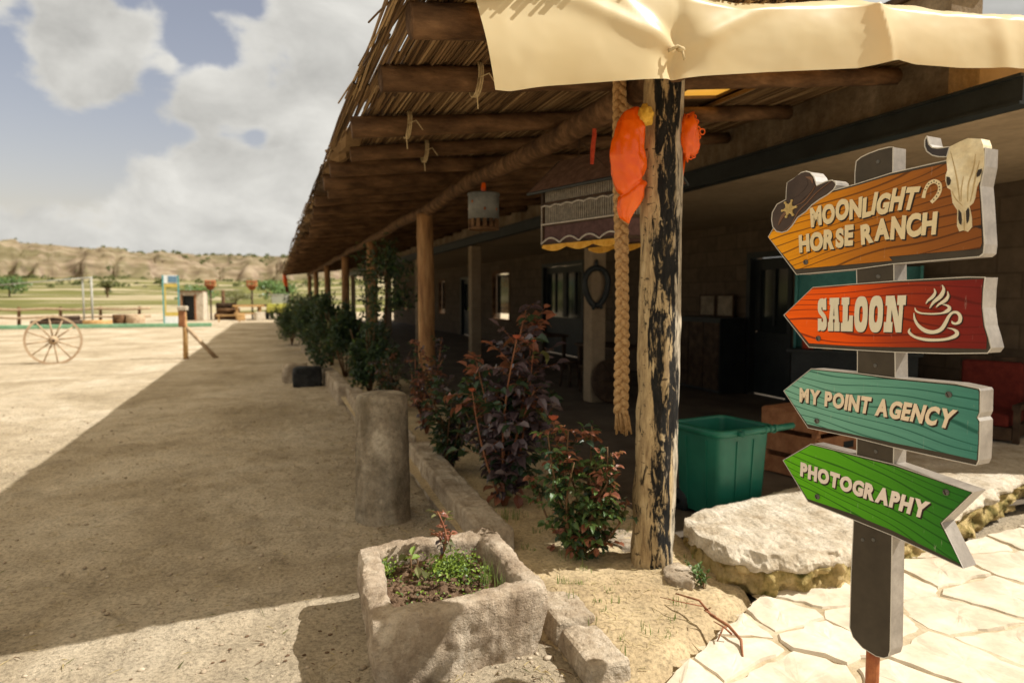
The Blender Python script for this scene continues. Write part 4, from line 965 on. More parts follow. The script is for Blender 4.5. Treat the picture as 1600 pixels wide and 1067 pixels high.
# ------------------------------------------------------------------ stone ledge
FR = [(2.40, 3.58), (2.36, 3.38), (2.40, 3.16), (2.52, 2.99), (2.72, 2.91), (2.95, 2.90), (3.4, 3.02), (3.9, 3.15), (4.5, 3.33), (5.3, 3.6), (6.5, 4.0), (8.4, 4.6)]
BK = [(2.46, 3.66), (2.54, 3.71), (2.65, 3.76), (2.78, 3.80), (2.95, 3.83), (3.15, 3.86), (3.6, 4.0), (4.1, 4.15), (4.7, 4.4), (5.4, 4.7), (6.5, 5.1), (8.4, 5.8)]
lg = empty('stone_ledge', 'low rough stone ledge capped with white plaster by the paving', 'ledge', (3, 3.3, 0))
def lerp_tab(tab, t):
    t *= len(tab) - 1; i = min(int(t), len(tab) - 2); return Vector(tab[i]).lerp(Vector(tab[i + 1]), t - i)
def ledge(mb, z0, z1, grow, amp, fr, top, nseg=170):
    rows = []
    prof = [0.0, .2, .4, .6, .8, 1.0]
    ring = []
    for i in range(nseg + 1):
        t = (i / nseg) ** 1.35; f, k = lerp_tab(FR, t), lerp_tab(BK, t); d = (k - f).normalized(); row = []
        if i == 0: pass
        for q in prof:
            z = z0 + (z1 - z0) * q; bul = grow * (math.sin(math.pi * min(1, q * .8 + .2)) if top else 1 - .35 * q)
            p = Vector((f.x - d.x * bul, f.y - d.y * bul, z)); nz = amp * fbm(p.x * fr, p.y * fr, p.z * fr * 1.6, 5); p.x -= d.x * nz; p.y -= d.y * nz
            if top and q == 0.0: p.z += .035 * fbm(p.x * 5, p.y * 5, 2, 4)
            row.append(p)
        for q in range(1, 9):
            g_ = q / 8; p = f.lerp(k, g_); z = z1 + (.012 * math.sin(math.pi * g_) + .012 * fbm(p.x * 5, p.y * 5, 3, 5)) * (1 if top else 0); row.append(Vector((p.x, p.y, z)))
        row.append(Vector((k.x, k.y, z0)))
        rows.append(row)
    # rounded left end
    o = len(mb.v); n = len(rows[0])
    for r_ in rows: mb.v.extend([tuple(p) for p in r_])
    for i in range(len(rows) - 1):
        for j in range(n - 1): mb.f.append((o + i * n + j, o + (i + 1) * n + j, o + (i + 1) * n + j + 1, o + i * n + j + 1)); mb.mi.append(0)
    mb.f.append(tuple(o + j for j in range(n))); mb.mi.append(0)
b = MB(); ledge(b, -.02, .165, .02, .075, 8, False); roughen(part(b, 'rock_face', M['rock'], lg, True, Vector((3, 3.3, 0))), 2, .05, .07)
b = MB(); ledge(b, .15, .235, .045, .05, 7, True); roughen(part(b, 'plaster_cap', M['plaster'], lg, True, Vector((3, 3.3, 0))), 2, .022, .06)

# ------------------------------------------------------------------ kerb, bollard, trough, loose stones
b = MB(); rk = random.Random(4)
y = 2.52
while y < 43:
    L = rk.uniform(1.8, 2.9) if y > 3.5 else rk.uniform(.36, .5); x = KX(y + L / 2) + rk.uniform(-.02, .02); h = .25 + rk.uniform(-.02, .025) - .17 * sstep(4.0, 3.1, y); wd = .22 + rk.uniform(-.015, .015)
    n0 = len(b.v); b.box((x, y + L / 2, h / 2 - .02), (wd, L - .005, h + .04), 0, Matrix.Rotation(rk.uniform(-.04, .04), 3, 'Z'), .93)
    y += L
kb = b.build('stone_kerb', M['kerbstone'])
md = kb.modifiers.new('bevel', 'BEVEL'); md.width = .022; md.segments = 2
md = kb.modifiers.new('sub', 'SUBSURF'); md.subdivision_type = 'SIMPLE'; md.levels = md.render_levels = 5
tx = bpy.data.textures.new('kerb_rough', 'CLOUDS'); tx.noise_scale = .12; tx.noise_depth = 4
md = kb.modifiers.new('rough', 'DISPLACE'); md.texture = tx; md.strength = .036; md.texture_coords = 'GLOBAL'
tag(kb, 'low rough stone kerb along the planting bed', 'kerb')

b = MB(); b.lathe([(.205, -.05), (.203, .1), (.197, .35), (.192, .6), (.190, .82), (.186, .885), (.172, .918), (.14, .932), (.07, .937), (.0005, .938)], (0, 0, 0), 48, 0, .05, 5)
b2 = MB(); prof = [(.205, -.05)] + [(.205 - .014 * k / 40, .885 * k / 40) for k in range(1, 41)] + [(.183, .905), (.172, .92), (.14, .932), (.07, .937), (.0005, .938)]
b2.lathe(prof, (0, 0, 0), 56, 0, .02, 5)
bo = b2.build('stone_bollard', M['concrete'], None, True, (.76, 5.08, 0)); roughen(bo, 1, .008, .05); tag(bo, 'short round weathered stone bollard beside the kerb', 'bollard')

# trough
M['trough'] = stonemat('trough_stone', (.28, .215, .155), (.47, .385, .295), (.66, .575, .46), 4.5, 42, 1.0)
tr_ = MB(); TC = [(.35, 2.74), (1.18, 2.83), (1.17, 3.68), (.40, 3.62)]
def ringpts(inset, z, n=26, amp=.02, seed=0):
    c = Vector((.77, 3.22)); P = [Vector(p) for p in TC]; out = []
    for i in range(4):
        a, b_ = P[i], P[(i + 1) % 4]
        for k in range(n):
            p = a.lerp(b_, k / n)
            # inset along both axes
            dx = Vector((1, .1)).normalized(); 
            u = (p - c); u = Vector((u.x * (1 - inset / .39), u.y * (1 - inset / .42))); p = c + u
            e = min(k, n - k) / n; rr_ = .018 * max(0, 1 - e * 14); p = p.lerp(c, rr_)
            nz = amp * fbm(p.x * 5, p.y * 5, z * 5 + seed, 4); d = (p - c).normalized(); p = p + d * nz
            out.append((p.x, p.y, z + (amp * 1.1 * fbm(p.x * 4, p.y * 4, 3 + seed, 4) if z > .2 else 0)))
    return out
rings = [ringpts(.035, -.03), ringpts(.02, .06), ringpts(.008, .14), ringpts(0, .22), ringpts(0, .30), ringpts(.008, .318), ringpts(.03, .326), ringpts(.09, .322), ringpts(.108, .305), ringpts(.115, .24), ringpts(.12, .18)]
n = len(rings[0])
for r_ in rings: tr_.v.extend(r_)
for i in range(len(rings) - 1):
    for j in range(n): tr_.f.append((i * n + j, i * n + (j + 1) % n, (i + 1) * n + (j + 1) % n, (i + 1) * n + j)); tr_.mi.append(0)
tr_.f.append(tuple((len(rings) - 1) * n + j for j in range(n))); tr_.mi.append(0)
o = tr_.build('stone_trough', M['trough'], None, True); roughen(o, 2, .024, .055); tag(o, 'old square stone trough planted with weeds on the path edge', 'trough')
b = MB(); g_ = [i / 36 for i in range(37)]
for v in g_:
    for u in g_:
        x = .36 + .78 * u; yy = 2.77 + .09 * u + (.83 - .03 * u) * v; c = Vector((.755, 3.22)); x = c.x + (x - c.x) * .72; yy = c.y + (yy - c.y) * .74
        b.v.append((x, yy, .235 + .035 * fbm(x * 6, yy * 6, 1, 5) + .02 * fbm(x * 22, yy * 22, 4, 3) - .01))
for j in range(36):
    for i in range(36): q = j * 37 + i; b.f.append((q, q + 1, q + 38, q + 37)); b.mi.append(0)
rt = random.Random(3)
for _ in range(170):
    x, yy = rt.uniform(.5, 1.0), rt.uniform(2.95, 3.5); r_ = rt.uniform(.005, .019); b.blobby((x, yy, .24 + .035 * fbm(x * 6, yy * 6, 1, 5)), (r_, r_, r_ * .8), 0, 1, .5, 2, rt.random() * 9)
tag(b.build('trough_soil', M['dark_soil'], None, False), 'crumbly brown soil filling the stone trough', 'soil', None, 'stuff')

def rock(name, c, r, label, mat, seed, cat='stone', amp=.3, rot=0, boxy=True):
    b = MB(); b.blobby((0, 0, 0), r, 0, 4, amp, 1.6, seed)
    if boxy:
        vs = []
        for p in b.v:
            q = [p[i] / r[i] for i in range(3)]; q = [max(-.72, min(.72, t)) + .13 * (t - max(-.72, min(.72, t))) for t in q]
            q = Vector((q[0] * r[0], q[1] * r[1], q[2] * r[2])) * 1.2; q += q.normalized() * .012 * fbm(q.x * 14 + seed, q.y * 14, q.z * 14, 4); vs.append(tuple(q))
        b.v = vs
    o = b.build(name, mat, None, True, c, rot); return tag(o, label, cat)
rock('edging_stone', (2.06, 3.78, .06), (.13, .22, .07), 'pale slab at the foot of the charred post', M['kerbstone'], 15, rot=.15)
rock('edging_stone', (2.13, 3.22, .04), (.13, .10, .08), 'small stone wedged before the charred post', M['kerbstone'], 18, rot=.9)
M['darkstone'] = simple('dark_stone', (.014, .015, .016), (.045, .045, .046), 6, .8, .2, .5, 30, .01)
rock('stone_block', (.60, 13.1, .14), (.29, .22, .23), 'dark grey stone block standing by the far kerb', M['darkstone'], 21, amp=.16)
rock('stone_block', (.40, 13.75, .14), (.26, .2, .24), 'tan stone block just behind the dark one', M['kerbstone'], 25, amp=.16)
b = MB(); rp = random.Random(12)
for _ in range(3600):
    yy = 2.2 + 10 * rp.random() ** 1.8; x = rp.uniform(-5, 1.15); 
    if rp.random() < .3: x = rp.uniform(.9, 1.25) + rp.uniform(-.3, .1)
    r_ = rp.choice([.004, .005, .006, .008, .011, .016 if rp.random() < .4 else .006]); b.blobby((x, yy, ground_h(x, yy) + r_ * .3), (r_ * rp.uniform(.8, 1.4), r_ * rp.uniform(.8, 1.4), r_ * .7), 0, 1, .4, 2, rp.random() * 9)
tag(b.build('pebbles', M['stone'], None, True), 'scattered small pebbles on the sandy path', 'pebbles', None, 'stuff')
# ------------------------------------------------------------------ plants
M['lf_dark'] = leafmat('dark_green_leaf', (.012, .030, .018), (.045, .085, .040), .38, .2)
M['lf_green'] = leafmat('green_leaf', (.04, .085, .025), (.12, .20, .06), .4, .25)
M['lf_bright'] = leafmat('bright_green_leaf', (.11, .19, .02), (.26, .36, .05), .5, .3)
M['lf_purple'] = leafmat('purple_leaf', (.035, .024, .030), (.12, .082, .092), .30, .06, .6)
M['lf_red'] = leafmat('red_leaf', (.15, .04, .022), (.36, .14, .085), .4, .2)
M['lf_olive'] = leafmat('olive_leaf', (.06, .065, .02), (.17, .17, .06), .5, .25)
M['petal'] = leafmat('rose_petal', (.50, .09, .04), (.75, .22, .12), .6, .35)
M['stem'] = simple('green_brown_stem', (.09, .045, .02), (.20, .12, .06), 20, .7, .2, .1, 60)
M['stem_red'] = simple('reddish_stem', (.18, .06, .03), (.34, .16, .08), 20, .6, .2, .1, 60)
M['grass'] = leafmat('grass_blade', (.08, .14, .03), (.22, .30, .08), .6, .3)
M['straw'] = leafmat('dry_straw', (.34, .26, .12), (.58, .47, .26), .8, .15)
def leaf(mb, p, d, nrm, L, W, m=0, curl=.25):
    d = d.normalized(); s_ = d.cross(nrm)
    if s_.length < 1e-5: s_ = d.orthogonal()
    s_.normalize(); nn = s_.cross(d)
    c1, c2 = p + d * L * .35 - nn * L * .03, p + d * L * .72 - nn * L * curl * .3
    tip = p + d * L - nn * L * curl * .8; e = nn * W * .30
    vs = [p, c1, c2, tip, c1 + s_ * W * .48 + e, c2 + s_ * W * .36 + e * .7, c1 - s_ * W * .48 + e, c2 - s_ * W * .36 + e * .7]
    mb.add(vs, [(0, 1, 4), (1, 2, 5, 4), (2, 3, 5), (0, 6, 1), (1, 6, 7, 2), (2, 7, 3)], m)
def rv(rr, up=0.0):
    return (Vector((rr.gauss(0, 1), rr.gauss(0, 1), rr.gauss(0, 1))).normalized() + Vector((0, 0, up))).normalized()
def flower(mb, c, rr, r=.03, m=0):
    for ring, n in ((.35, 4), (.7, 6), (1, 7)):
        for k in range(n):
            a = 2 * math.pi * k / n + ring * 2; d = Vector((math.cos(a), math.sin(a), 1.5 - ring)); leaf(mb, c, d, Vector((0, 0, 1)) - d * .2, r * (.6 + .6 * ring), r * 1.1, m, -.3)
def rose(name, label, loc, h, spread, nst, dens, lsz, wts, seed, flowers=0, lean=(0, 0), cat='rose bush', stemm='stem', bare=.12, top=None, ex=1.3, lo=.6):
    rr = random.Random(seed); root = empty(name, label, cat, loc)
    st = MB(); lf = MB(); fl = MB(); keys = list(wts); cum = list(wts.values())
    for s_ in range(nst):
        a = rr.uniform(0, 6.28); k = rr.uniform(.3, 1) * spread; hh = h * rr.uniform(lo, 1.0); e = Vector((math.cos(a) * k + lean[0], math.sin(a) * k + lean[1], hh)); bend = rv(rr) * .06
        P = []; n = 9
        for i in range(n + 1):
            t = i / n; p = Vector((e.x * t ** ex, e.y * t ** ex, hh * t)) + bend * math.sin(math.pi * t); P.append(p)
        st.tube(P, [.007 * (1 - .6 * i / n) * (1 + .4 * h) for i in range(n + 1)], 6)
        nodes = int(dens * hh / .05)
        for q in range(nodes):
            t = bare + (1 - bare) * rr.random() ** .85; i = min(int(t * n), n - 1); p = P[i].lerp(P[i + 1], t * n - i)
            d = rv(rr, .25); d.z *= .6; d.normalize(); tl = rr.uniform(.5, 1.5) * lsz
            kx = rr.choices(range(len(keys)), cum)[0]
            if top is not None and t > .84 and rr.random() < (.6 if h < 1.2 else .4): kx = top
            end = p + d * tl * 1.3 + Vector((0, 0, .2 * tl)); st.tube([p, p.lerp(end, .5) + Vector((0, 0, .01)), end], [.0022, .0018, .0012], 4)
            for j in range(rr.choice([3, 5, 5])):
                f = 1 if j == 0 else (.75 if j < 3 else .35); side = 0 if j == 0 else (1 if j % 2 else -1); sd_ = d.cross(Vector((0, 0, 1))); sd_ = sd_.normalized() if sd_.length > .01 else Vector((1, 0, 0))
                bp = p.lerp(end, f); dd = d if side == 0 else (d * .5 + sd_ * side); dd = dd + rv(rr) * .25 + Vector((0, 0, -.15)); L = lsz * rr.uniform(.7, 1.15)
                leaf(lf, bp, dd, (Vector((0, 0, 1)) + rv(rr) * .6), L, L * rr.uniform(.55, .7), kx, rr.uniform(0, .5))
        if s_ < flowers: fl = MB(); flower(fl, P[-1], rr, .035); fl.build('flower', M['petal'], root)
    st.build('stem', M[stemm], root, True); lf.build('foliage', [M[k] for k in keys], root)
    return root
rose('rose_bush', 'low rose bush in sun with green and coppery leaves', (1.70, 3.62, .09), .84, .36, 20, 1.7, .056, {'lf_green': 5, 'lf_dark': 4.5, 'lf_red': 1.3, 'lf_olive': 1.2}, 31, 2, (.0, .05), top=2, ex=.75, lo=.35, bare=.08)
rose('rose_bush', 'tall purple leaved rose with red shoots behind the sunny one', (1.60, 4.7, .08), 1.52, .32, 12, 1.0, .105, {'lf_purple': 9, 'lf_dark': 3.5, 'lf_red': .5, 'lf_olive': .4}, 46, 4, (.04, 0), stemm='stem_red', top=2, ex=.95, lo=.55)
rose('rose_bush', 'dark spreading rose bush low behind the purple one', (1.80, 5.35, .08), .95, .55, 16, 1.5, .075, {'lf_dark': 6, 'lf_purple': 3, 'lf_green': .6}, 52, 0)
rose('rose_bush', 'dark leafy rose left of the purple one beside the kerb', (1.45, 5.85, .08), .8, .36, 10, 1.1, .075, {'lf_dark': 8, 'lf_purple': 2}, 57)
rose('rose_bush', 'reddish rose climbing against the second timber post', (1.62, 7.5, .08), 1.12, .22, 9, 1.2, .06, {'lf_purple': 3, 'lf_red': 2.5, 'lf_dark': 3}, 63, 0, stemm='stem_red')
rose('rose_bush', 'sparse brown leaved rose around the slim tree trunk', (1.55, 9.3, .08), .85, .4, 10, 1.1, .06, {'lf_dark': 5, 'lf_purple': 2, 'lf_red': .8}, 67, 0)
rose('rose_shoot', 'small reddish rose shoot growing in the stone trough', (.78, 3.42, .23), .30, .05, 3, .9, .042, {'lf_red': 3, 'lf_purple': 2, 'lf_olive': 1}, 71, 0, cat='rose shoot', stemm='stem_red', bare=.4)
rose('rose_shoot', 'olive leaved cut rose stub left in the stone trough', (.62, 3.34, .23), .17, .05, 2, .9, .05, {'lf_olive': 3, 'lf_bright': 1}, 77, 0, cat='rose shoot', bare=.3)

def shrub(loc, h, r, n, seed, label, mats=('lf_dark', 'lf_green'), w_=(8, 1), group=None, lsz=.075):
    rr = random.Random(seed); root = empty('shrub', label, 'shrub', loc, 0, group); st = MB(); lf = MB()
    for s_ in range(6):
        a = rr.uniform(0, 6.28); st.tube([(0, 0, -.02), (math.cos(a) * r * .3, math.sin(a) * r * .3, h * .4), (math.cos(a) * r * .6, math.sin(a) * r * .6, h * .85)], [.018, .012, .005], 6)
    cl = [(rv(rr, .2) * rr.uniform(.3, 1), rr.uniform(.25, .5)) for _ in range(16)]
    for _ in range(n):
        c, k = rr.choice(cl); q = c + rv(rr) * k * rr.random() ** .4
        p = Vector((q.x * r, q.y * r, h * .52 + q.z * h * .46))
        if p.z < .04: p.z = .04 + rr.random() * .3
        leaf(lf, p, rv(rr, .3), rv(rr, .8), lsz * rr.uniform(.6, 1.3), lsz * .5, rr.choices(range(len(mats)), w_)[0])
    st.build('stem', M['stem'], root, True); lf.build('foliage', [M[k] for k in mats], root); return root
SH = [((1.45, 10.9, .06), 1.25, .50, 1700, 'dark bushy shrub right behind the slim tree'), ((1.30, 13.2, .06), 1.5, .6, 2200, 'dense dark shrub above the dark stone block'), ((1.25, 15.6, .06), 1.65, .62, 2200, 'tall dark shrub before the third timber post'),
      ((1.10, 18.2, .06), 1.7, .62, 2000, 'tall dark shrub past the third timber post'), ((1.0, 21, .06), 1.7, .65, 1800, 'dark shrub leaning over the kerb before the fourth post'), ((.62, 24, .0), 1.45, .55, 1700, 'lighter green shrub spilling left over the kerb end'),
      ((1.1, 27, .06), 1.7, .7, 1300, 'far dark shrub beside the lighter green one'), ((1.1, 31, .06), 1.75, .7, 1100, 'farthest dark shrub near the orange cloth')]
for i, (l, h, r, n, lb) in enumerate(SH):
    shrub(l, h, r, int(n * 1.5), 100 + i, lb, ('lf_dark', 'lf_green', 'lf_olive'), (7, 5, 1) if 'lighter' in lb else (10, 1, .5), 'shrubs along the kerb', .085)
rr = random.Random(41)
tr_ = empty('slim_tree', 'slim young tree with bare pale trunk among the shrubs', 'tree', (1.81, 11.6, .05)); st = MB(); lf = MB()
st.tube([(0, 0, -.05), (.02, 0, .5), (-.01, .01, 1.0), (.02, 0, 1.5), (.03, 0, 1.9), (.02, 0, 2.35)], [.03, .027, .025, .022, .016, .006], 8)
for _ in range(12):
    z = rr.uniform(1.3, 2.1); d = rv(rr, .5); st.tube([(.02, 0, z), Vector((.02, 0, z)) + d * .2, Vector((.02, 0, z)) + d * .42 + Vector((0, 0, .08))], [.008, .006, .003], 5)
cl = [(Vector((rr.uniform(-.34, .40), rr.uniform(-.35, .35), rr.uniform(1.35, 2.45))), rr.uniform(.12, .26)) for _ in range(22)]
for _ in range(1500):
    c, k = rr.choice(cl); leaf(lf, c + rv(rr) * k * rr.random() ** .5, rv(rr, -.1), rv(rr, .7), rr.uniform(.06, .11), .032, rr.choices((0, 1, 2), (8, 1.6, .8))[0])
st.build('trunk', M['stem'], tr_, True); lf.build('crown', [M['lf_dark'], M['lf_green'], M['lf_olive']], tr_)

# low growth: weeds in the trough, grass tufts, straw on the bed
b = MB(); rr = random.Random(19)
for _ in range(1150):
    q = rr.random()
    if q < .72: c = Vector((.86, 3.33)) + Vector((rr.gauss(0, .075), rr.gauss(0, .085)))
    elif q < .86: c = Vector((.52, 3.42)) + Vector((rr.gauss(0, .03), rr.gauss(0, .04)))
    else: c = Vector((rr.uniform(.5, 1.0), rr.uniform(2.95, 3.52)))
    if not (.49 < c.x < 1.02 and 2.93 < c.y < 3.53): continue
    z = .235 + .05 * rr.random() ** 1.5 * (1.3 if q < .86 else .2)
    leaf(b, Vector((c.x, c.y, z)), rv(rr, .3), Vector((0, 0, 1)) + rv(rr) * .5, rr.uniform(.010, .024), rr.uniform(.010, .018), rr.choices((0, 1), (5, 2))[0])
tag(b.build('weeds', [M['lf_bright'], M['lf_green']]), 'bright green chickweed growing in the stone trough', 'weeds', None, 'stuff')
def blades(mb, c, n, h, r, m=0, rr=rr, droop=.5):
    for _ in range(n):
        a = rr.uniform(0, 6.28); p = Vector((c[0] + rr.gauss(0, r), c[1] + rr.gauss(0, r), c[2])); hh = h * rr.uniform(.4, 1); o = Vector((math.cos(a), math.sin(a), 0)) * hh * droop * rr.random(); sd_ = Vector((-math.sin(a), math.cos(a), 0)) * .0022
        mid = p + o * .35 + Vector((0, 0, hh * .6)); t = p + o + Vector((0, 0, hh))
        mb.add([p - sd_, p + sd_, mid + sd_ * .8, mid - sd_ * .8, t], [(0, 1, 2, 3), (3, 2, 4)], m)
b = MB()
blades(b, (.97, 3.12, .235), 26, .16, .02); blades(b, (1.02, 3.05, .235), 10, .1, .015)
for _ in range(60):
    x, y = rr.uniform(1.4, 2.3), rr.uniform(2.6, 4.6)
    if (y - 2.45) < .6 * (x - 1.40): continue
    blades(b, (x, y, bed_h(x, y)), rr.randint(3, 12), rr.uniform(.02, .07), .018)
blades(b, (1.68, 3.62, .1), 60, .09, .05); blades(b, (1.55, 4.4, .1), 40, .12, .05)
for _ in range(900):
    x, y = rr.uniform(1.3, 2.35), rr.uniform(2.35, 4.4)
    if (y - 2.45) < .6 * (x - 1.40): continue
    L = rr.uniform(.015, .06); a = rr.uniform(0, 3.14); z = bed_h(x, y) + .006; d = Vector((math.cos(a), math.sin(a), rr.uniform(-.1, .2))) * L; sd_ = Vector((-math.sin(a), math.cos(a), 0)) * .0016
    b.add([Vector((x, y, z)) - sd_, Vector((x, y, z)) + sd_, Vector((x, y, z)) + d + sd_, Vector((x, y, z)) + d - sd_], [(0, 1, 2, 3)], 1)
tag(b.build('grass_tufts', [M['grass'], M['straw']]), 'thin grass tufts and dry straw over the sandy bed', 'grass', None, 'stuff')
rr = random.Random(8); root = empty('weed', 'small dark green weed at the foot of the ledge', 'weed', (2.22, 3.10, .05)); st = MB(); lf = MB()
for k in range(9):
    e = Vector((rr.gauss(0, .05), rr.gauss(0, .05), rr.uniform(.05, .13))); st.tube([(0, 0, -.03), e * .5, e], [.003, .002, .001], 4)
    for j in range(9): leaf(lf, e * rr.uniform(.3, 1), rv(rr, .3), Vector((0, 0, 1)) + rv(rr) * .4, .03, .02)
st.build('stem', M['stem'], root); lf.build('foliage', M['lf_green'], root)
b = MB(); T = [(2.0, 2.98, .125), (2.06, 2.86, .13), (2.06, 2.76, .10), (2.09, 2.66, .085), (2.08, 2.56, .07), (2.02, 2.47, .045)]
b.tube([(x - .06, y - .02, z - .01) for x, y, z in T], [.004, .006, .008, .008, .007, .005], 7, 0, True, .3, 20)
b.tube([(2.02, 2.65, .07), (1.98, 2.62, .085), (1.92, 2.58, .05)], [.006, .005, .003], 6); b.tube([(2.01, 2.72, .09), (1.96, 2.74, .12), (1.97, 2.70, .15)], [.006, .004, .002], 6); b.tube([(2.0, 2.58, .07), (1.97, 2.60, .10), (1.94, 2.64, .115)], [.005, .004, .002], 6); b.tube([(1.99, 2.8, .11), (1.9, 2.86, .12), (1.84, 2.95, .115)], [.004, .003, .002], 6)
tag(b.build('dry_twig', M['stem_red'], None, True), 'forked reddish dry twig on the sand by the paving', 'twig')

b = MB(); rr = random.Random(77)
for _ in range(1500):
    y = 2.3 + 9 * rr.random() ** 1.7; x = rr.uniform(-4.5, 1.15) if rr.random() < .6 else rr.uniform(.5, 1.2)
    L = rr.uniform(.01, .07) * (1 if rr.random() < .9 else 2); a = rr.uniform(0, 6.28); z = ground_h(x, y) + .006; d = Vector((math.cos(a), math.sin(a), rr.uniform(-.02, .12))) * L; sd_ = Vector((-math.sin(a), math.cos(a), .3)) * rr.uniform(.001, .0028)
    b.add([Vector((x, y, z)) - sd_, Vector((x, y, z)) + sd_, Vector((x, y, z)) + d * .5 + sd_ + Vector((0, 0, .004)), Vector((x, y, z)) + d, Vector((x, y, z)) + d * .5 - sd_ + Vector((0, 0, .004))], [(0, 1, 2, 3, 4)], rr.choices((0, 1, 2), (5, 3, 2))[0])
for _ in range(45):                                                 # crumbs of dark soil and leaf litter by the trough
    x, y = rr.gauss(.15, .28), rr.gauss(3.1, .5)
    if x > .33 or y < 2.3: continue
    r_ = rr.uniform(.003, .010); b.blobby((x, y, ground_h(x, y) + r_ * .4), (r_ * 1.3, r_, r_ * .6), 3, 1, .5, 2, rr.random() * 9)
tag(b.build('litter', [M['straw'], M['stem'], M['lf_olive'], M['dark_soil']]), 'dry straw, twigs and crumbs strewn over the path', 'litter', None, 'stuff')

# ------------------------------------------------------------------ things that hang from the pergola
def ropemat():
    m = Mat('braided_rope_fibre'); co = m.coord('world', (1, 1, 1)); n = m.noise(co, 60, 5, .7)
    col = m.ramp(n, [(.3, (.30, .17, .07)), (.55, (.52, .33, .155)), (.75, (.66, .46, .24))]); m.base(col); m.rough(.9, .1); m.bump(m.noise(m.coord('world', (200, 200, 60)), 1, 3), .6, .004); return m.m
M['rope'] = ropemat()
rp_ = empty('braided_rope', 'thick braided rope hanging from the beam beside the charred post', 'rope', (2.0, 3.72, .83)); b = MB(); n = 440; P0 = .165
for s_ in range(3):
    P = []
    for i in range(n + 1):
        z = .10 + 2.10 * i / n; a = 2 * math.pi * z / P0 + 2 * math.pi * s_ / 3 + .5 * math.sin(z * 3.1); sw = .012 * math.sin(z * 2.2)
        P.append((.0245 * math.sin(a) * (1 + .12 * math.sin(z * 5.3)) + sw * .7 + .02 * (1 - z / 2.1), .016 * math.sin(2 * a), z))
    b.tube(P, .0215, 8, 0, True, .14, 25, s_)
b.v = [tuple(Matrix.Rotation(rad(-25), 3, 'Z') @ Vector(p)) for p in b.v]
b.build('braid', M['rope'], rp_, True)
b = MB(); b.tube([(.12 + .125 * math.cos(a), .035 * math.sin(a * .5), 2.055 + .125 * math.sin(a)) for a in [k * math.pi / 12 for k in range(25)]], .030, 8, 0, True, .12, 25); b.build('loop', M['rope'], rp_, True)
b = MB(); rr = random.Random(2)
for k in range(46):
    a = rr.uniform(0, 6.28); r_ = rr.uniform(.0, .03); x = .02 + r_ * math.cos(a); y = r_ * math.sin(a)
    b.tube([(x * 1.0, y, .14), (x * 1.4 + .005, y * 1.5, .07), (x * 1.7 + rr.gauss(0, .006) + .008, y * 1.9, .0 - rr.uniform(0, .04))], [.007, .007, .004], 5)
b.build('frayed_end', M['rope'], rp_, True)
# orange bundle
om = Mat('orange_plastic'); om.base(om.ramp(om.noise(om.coord('world'), 7, 4), [(.3, (.84, .10, .002)), (.7, (.95, .17, .004))])); om.rough(.26, .55); om.bump(om.noise(om.coord('world', (1, 1, 1)), 12, 3, .5, .5), .3, .03)
tr = om.node('ShaderNodeBsdfTranslucent'); tr.inputs[0].default_value = (.98, .15, .002, 1); ms = om.node('ShaderNodeMixShader'); ms.inputs[0].default_value = .22
om.l.new(om.b.outputs[0], ms.inputs[1]); om.l.new(tr.outputs[0], ms.inputs[2]); om.l.new(ms.outputs[0], om.out.inputs[0]); M['orange'] = om.m
M['yellow'] = simple('yellow_cloth', (.55, .30, .03), (.75, .48, .08), 15, .8)
ob = empty('orange_bundle', 'crumpled orange cloth bundle hung round the charred post', 'bundle', (1.88, 3.40, 2.05))
b = MB(); prof = [(0, .004), (.03, .030), (.09, .056), (.17, .080), (.27, .098), (.36, .104), (.46, .092), (.55, .074), (.61, .046), (.635, .02)]; seg = 72; nz_ = 130
for i in range(nz_):
    z = .635 * i / (nz_ - 1); r_ = interp(prof, z); cx = .095 - r_ - .085 * sstep(.17, 0, z) - .03 * sstep(.5, .63, z)
    for k in range(seg):
        a = 2 * math.pi * k / seg; ca, sa = math.cos(a), math.sin(a)
        fold = .075 * math.sin(z * 40 + 4 * fbm(ca, sa, z * 4, 2)) * (.35 + .65 * max(0, ca + .2)) + .015 * math.sin(z * 90 + 7 * ca)
        rr_ = r_ * (1 + fold * .75 + .10 * fbm(ca * 1.4, sa * 1.4, z * 5, 3) + .05 * math.sin(a * 7 + z * 14))
        crease = math.exp(-((z - .20 - .05 * ca) / .016) ** 2); rr_ *= 1 - .22 * crease
        if z < .19 + .05 * ca: rr_ *= 1.07
        b.v.append((cx + rr_ * ca, rr_ * sa * .8, z))
for i in range(nz_ - 1):
    for k in range(seg): b.f.append((i * seg + k, i * seg + (k + 1) % seg, (i + 1) * seg + (k + 1) % seg, (i + 1) * seg + k)); b.mi.append(0)
b.build('cloth', M['orange'], ob, True)
b = MB(); b.blobby((.075, -.045, .585), (.045, .04, .055), 0, 3, .35, 2.4, 6); b.build('yellow_knot', M['yellow'], ob, True)
b = MB(); c0 = Vector((.345, -.055, .49))
b.blobby(c0, (.055, .055, .12), 0, 3, .35, 2.2, 9)
for k in range(16):
    a = 2 * math.pi * k / 16; c = c0 + Vector((.05 * math.cos(a) + .012, -.01, .115 * math.sin(a))); b.tube([(c.x + .012 * math.cos(t), c.y, c.z + .012 * math.sin(t)) for t in [j * math.pi / 5 for j in range(11)]], .004, 5)
c = c0 + Vector((.085, -.01, .03)); b.tube([(c.x + .016 * math.cos(t), c.y, c.z + .016 * math.sin(t)) for t in [j * math.pi / 6 for j in range(13)]], .004, 5)
b.tube([c0 + Vector((0, .03, -.08)), c0 + Vector((-.015, .04, -.25)), c0 + Vector((-.02, .04, -.42))], [.012, .008, .004], 6)
b.build('frilled_end', M['orange'], ob, True)
